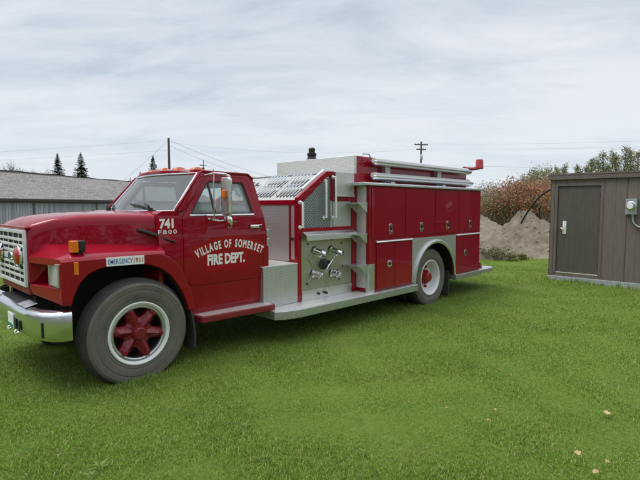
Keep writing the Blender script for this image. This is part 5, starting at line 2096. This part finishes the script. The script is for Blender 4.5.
# spruces behind the barn
def spruce(px, d, h, r_, label, seed):
    p = place_at(px, d)
    random.seed(seed)
    root = thing('spruce_tree', label, 'tree', (p.x, p.y, 0), 'spruces behind the barn')
    MB().tube([p + Vector((0, 0, -.1)), p + Vector((0, 0, h))], h * .018, 7, rend=h * .002).build('trunk', 'bark', root)
    b = MB()
    lv = int(h * 5)
    for i in range(lv):
        t = i / lv
        z = h * (.08 + .92 * t)
        rr = r_ * (1 - t) ** .85 * random.uniform(.8, 1.12) + .06
        nb = max(6, int(14 * (1 - t) + 5))
        for q in range(nb):
            a = 2 * math.pi * (q + random.random() * .6) / nb + i
            ln = rr * random.uniform(.5, 1.2)
            o_ = p + Vector((0, 0, z))
            dirv = Vector((math.cos(a), math.sin(a), -.18 + .5 * t))
            sd = Vector((-math.sin(a), math.cos(a), 0))
            nseg = max(3, int(ln / .25))
            for k in range(nseg):
                u = (k + .6) / nseg
                c = o_ + dirv * ln * u + Vector((0, 0, -.10 * ln * u * u))
                wq = ln * .30 * (1 - u) + .16
                lq = ln / nseg * 1.25
                for sg in (-1, 1):
                    e_ = c + sd * sg * wq + dirv * lq * .7 + Vector((0, 0, random.uniform(-.12, .03)))
                    b.face([c - dirv * lq * .3, c + Vector((0, 0, -.06)) + sd * sg * wq * .5, e_, c + dirv * lq * .5 + Vector((0, 0, .05))])
    for k in range(14):
        a = k * 2.4
        q = p + Vector((0, 0, h * (.93 + .07 * k / 14)))
        b.face([q, q + Vector((math.cos(a) * .12, math.sin(a) * .12, .14)), q + Vector((math.cos(a) * .05, math.sin(a) * .05, .26))])
    b.build('crown', 'spruce_needles', root, smooth=None, uv=False)


spruce(60, 78, 1.75 + 51.5 * 78 / 475, 2.0, 'leftmost of two dark spruces above the barn roof ridge', 5)
spruce(83, 76, 1.75 + 52 * 76 / 475, 2.2, 'fuller dark spruce, right of its twin above the barn roof', 8)
spruce(154.5, 70, 1.75 + 49 * 70 / 475, 1.8, 'dark spruce rising beside the utility pole over the cab', 12)
spruce(141.5, 84, 1.75 + 33 * 84 / 475, 1.3, 'smallest spruce, low over the end of the barn roof', 15)


def bare_tree(px, d, h, r_, label, seed):
    p = place_at(px, d)
    random.seed(seed)
    b = MB()

    def grow(o_, dv, ln, rad, lv):
        e_ = o_ + dv * ln
        b.tube([o_, o_.lerp(e_, .5) + Vector((random.uniform(-.04, .04), random.uniform(-.04, .04), 0)) * ln, e_], rad, 5, rend=rad * .65)
        if lv == 0:
            return
        for _ in range(3 if lv > 1 else 4):
            nd = (dv + Vector((random.uniform(-.7, .7), random.uniform(-.7, .7), random.uniform(-.1, .4)))).normalized()
            grow(o_.lerp(e_, random.uniform(.55, 1)), nd, ln * random.uniform(.55, .8), rad * .6, lv - 1)
    grow(p + Vector((0, 0, -.1)), Vector((0, 0, 1)), h * .42, .10, 4)
    tag(b.build('bare_tree', 'twigs', smooth=80), label, 'tree', 'bare trees behind the barn')


bare_tree(17, 62, 7.6, 2, 'bare grey tree above the barn ridge at the picture edge', 3)
bare_tree(28, 64, 8.2, 2, 'larger bare grey tree above the barn ridge, left of the spruces', 4)
bare_tree(37, 66, 7.4, 2, 'lowest bare grey tree next to the left spruce', 9)

# ------------------------------------------------------------------ long weathered barn
P0 = place_at(0, 30)
BD = Vector((math.cos(R(29.1)), math.sin(R(29.1)), 0))
BN = Vector((-BD.y, BD.x, 0))                     # away from the camera
barn = thing('barn', 'long low weathered grey barn with shingled roof behind the truck', 'barn', P0)
A, Bq = -14.0, 29.0
EZ, RZ, DP = 2.30, 4.42, 5.2


def bp(u, v, z):
    return P0 + BD * u + BN * v + Vector((0, 0, z))


def barn_quad(b, pts):
    f = b.face(pts)
    return f


def flat_uv(o, fn):
    me = o.data
    uvl = me.uv_layers[0].data
    for lp in me.loops:
        co = Vector(me.vertices[lp.vertex_index].co) + o.location + (Vector(barn.location) if o.parent else Vector())
        uvl[lp.index].uv = fn(co)


b = MB()
b.loft([[bp(A, 0, -.1), bp(Bq, 0, -.1), bp(Bq, DP * 2, -.1), bp(A, DP * 2, -.1)], [bp(A, 0, EZ), bp(Bq, 0, EZ), bp(Bq, DP * 2, EZ), bp(A, DP * 2, EZ)]])
for u in (A, Bq):
    b.face([bp(u, 0, EZ), bp(u, DP * 2, EZ), bp(u, DP, RZ - .1)])
wl = b.build('wall', 'barn_boards', barn)
flat_uv(wl, lambda c: (((c - P0).dot(BD) + (c - P0).dot(BN)), c.z))
b = MB()
NRF, NRV = 60, 10
for sgn in (0, 1):
    grid = []
    for i in range(NRF + 1):
        u = A - .3 + (Bq - A + .6) * i / NRF
        row = []
        for j in range(NRV + 1):
            t = j / NRV
            v = -.38 + (DP + .38) * t
            z = EZ - .10 + (RZ - EZ + .10) * t
            sag = -.06 * math.sin(math.pi * t) * (1 + .6 * math.sin(u * .35)) + .02 * math.sin(u * 1.7 + j) + (.05 * math.sin(u * .28) if t > .9 else 0)
            if sgn:
                v = DP * 2 - v
            row.append((bp(u, v, z + sag), bp(u, v, z + sag - .09)))
        grid.append(row)
    for i in range(NRF):
        for j in range(NRV):
            b.face([grid[i][j][0], grid[i + 1][j][0], grid[i + 1][j + 1][0], grid[i][j + 1][0]])
            b.face([grid[i][j][1], grid[i][j + 1][1], grid[i + 1][j + 1][1], grid[i + 1][j][1]])
        for j in (0, NRV):
            b.face([grid[i][j][0], grid[i + 1][j][0], grid[i + 1][j][1], grid[i][j][1]])
bmesh.ops.remove_doubles(b.bm, verts=b.bm.verts, dist=.0005)
rf = b.build('roof', 'barn_shingles', barn)
flat_uv(rf, lambda c: ((c - P0).dot(BD), (c - P0).dot(BN) * 1.08))
b = MB()
b.loft([[bp(u, v, z) for v, z in ((-.40, EZ - .24), (-.36, EZ - .24), (-.36, EZ - .06), (-.40, EZ - .10))] for u in (A - .28, Bq + .28)])
b.build('fascia', 'dark_wood', barn)
b = MB()
b.loft([[bp(u, v, z) for v, z in ((-.02, EZ - .36), (-.035, EZ - .36), (-.035, EZ - .16), (-.02, EZ - .16))] for u in (A, Bq)])
b.build('trim_board', 'weathered_wood', barn)
for u in (-9.5, -3.5, 2.5, 8.5, 14.5):
    b = MB()
    b.loft([[bp(u, -.03, z), bp(u + .16, -.03, z), bp(u + .16, -.005, z), bp(u, -.005, z)] for z in (-.05, EZ - .37)])
    b.build('batten', 'weathered_wood', barn)

# ------------------------------------------------------------------ utility poles and lines
def pole(px, d, top_px, label, arms):
    p = place_at(px, d)
    h = 1.75 + (206 - top_px) * d / 475
    root = thing('utility_pole', label, 'utility pole', p, 'wooden utility poles')
    MB().tube([p + Vector((0, 0, -.3)), p + Vector((0, 0, h))], .17, 10, rend=.12).build('pole', 'bark', root)
    az = R(VIEW_AZ) - math.atan2(px - 320, 475) - math.pi / 2 + .35
    d_ = Vector((math.cos(az), math.sin(az), 0))
    for dz, ln in arms:
        b = MB()
        c = p + Vector((0, 0, h - dz))
        b.loft([[c + d_ * u + Vector((0, 0, z)) + Vector((-d_.y, d_.x, 0)) * v for z, v in ((-.07, -.07), (.07, -.07), (.07, .07), (-.07, .07))] for u in (-ln, ln)])
        ca = b.build('crossarm', 'bark', root)
        b = MB()
        for u in (-ln * .9, -ln * .45, ln * .45, ln * .9):
            b.lathe([(.02, 0), (.05, .02), (.06, .10), (.035, .13), (.05, .16), (0, .20)], c + d_ * u + Vector((0, 0, .07)), (0, 0, 1), 10)
        b.build('insulator', 'galvanised', ca)
    if len(arms) > 1:
        b = MB().lathe([(.0, 0), (.17, .0), (.19, .05), (.19, .62), (.15, .68), (0, .70)], p + Vector((0, 0, h - 2.6)) - Vector((math.cos(R(VIEW_AZ)), math.sin(R(VIEW_AZ)), 0)) * .36, (0, 0, 1), 14)
        b.build('transformer', 'galvanised', root)
    return p, h


pA, hA = pole(170.5, 55, 139, 'plain wooden utility pole rising behind the truck cab', [])
pB, hB = pole(420, 70, 142.5, 'wooden utility pole with two crossarms behind the truck body', [(.45, 1.0), (1.15, .7)])


def line(a, c, sag, label, rad=.011):
    pts = []
    for i in range(25):
        t = i / 24
        pts.append(a.lerp(c, t) + Vector((0, 0, -sag * 4 * t * (1 - t))))
    tag(MB().tube(pts, rad, 5).build('power_line', 'wire'), label, 'power line', 'overhead power lines')


def up(v, z):
    return Vector((v.x, v.y, z))


line(up(pA, hA - .2), up(place_at(100, 42), 2.4), .25, 'service wire dropping from the plain pole towards the barn', .013)
line(up(pA, hA - .2), up(place_at(300, 62), 4.6), .5, 'upper wire sloping from the plain pole down behind the truck', .013)
line(up(pA, hA - .8), up(place_at(290, 58), 4.4), .6, 'lower wire sloping from the plain pole down behind the truck', .013)
line(up(pA, hA - .5), up(pB, hB - 1.0), .9, 'wire hanging between the two poles', .007)
line(up(pB, hB - .35), up(place_at(900, 52), 10.3), .6, 'topmost faint wire running from the crossarm pole over the shed', .008)
line(up(pB, hB - 1.05), up(place_at(900, 52), 9.6), .6, 'second faint wire running from the crossarm pole over the shed', .008)
line(up(place_at(-300, 75), 8.6), up(pA, hA - .25), .6, 'upper faint wire over the barn ending at the plain pole', .007)
line(up(place_at(-300, 75), 7.6), up(pA, hA - 1.4), .5, 'lower faint wire over the barn ending at the plain pole', .007)
line(up(pB, hB - 3.4), up(place_at(900, 60), 6.9), .4, 'lowest faint wire passing over the rust bushes', .011)

# green box on the dashboard
b = MB()
b.box(2.82, 2.97, 4.93, 5.10, 1.685, 1.80)
b.prism_y([(2.82, 1.80), (2.835, 1.83), (2.955, 1.83), (2.97, 1.80)], 4.94, 5.09)
tag(b.build('storage_box', 'green_plastic', bevel=.01), 'green plastic box on the truck dashboard behind the door window', 'box')

# the wood on the far side of the yard, behind the camera: seen only as the dark edge mirrored in the paint
b = MB()
random.seed(77)
for i in range(46):
    a = R(VIEW_AZ + 180 - 95 + 190 * i / 45 + random.uniform(-1.5, 1.5))
    d = random.uniform(30, 40)
    c = Vector((5 + d * math.cos(a), 3 + d * math.sin(a), 0))
    h = random.uniform(6, 10)
    b.tube([c, c + Vector((0, 0, h * .8))], .16, 5, rend=.04)

    def fn(c=c, h=h):
        t = random.random()
        r_ = 2.6 * math.sqrt(random.random()) * (1 - .55 * t)
        q = random.uniform(0, 6.28)
        return c + Vector((r_ * math.cos(q), r_ * math.sin(q), .3 + h * t))
    scatter_leaves(b, 420, fn, .62)
tag(b.build('woods', 'olive_leaves', smooth=None, uv=False), 'wood across the yard facing the truck', 'woods', kind='stuff')

# far hedgerow on the horizon beyond the field, behind truck and barn
b = MB()
for i in range(150):
    q = place_at(-420 + 900 * i / 149, random.uniform(170, 200))
    h, r_ = random.uniform(2.2, 5.0), random.uniform(2.0, 3.6)

    def fn(q=q, h=h, r_=r_):
        t = random.random()
        a, k = random.uniform(0, 6.28), r_ * math.sqrt(random.random()) * (1 - .5 * t)
        return q + Vector((k * math.cos(a), k * math.sin(a), .2 + h * t))
    scatter_leaves(b, 90, fn, .8)
tag(b.build('treeline', 'olive_leaves', smooth=None, uv=False), 'far hedgerow on the horizon behind the barn', 'hedgerow', kind='stuff')
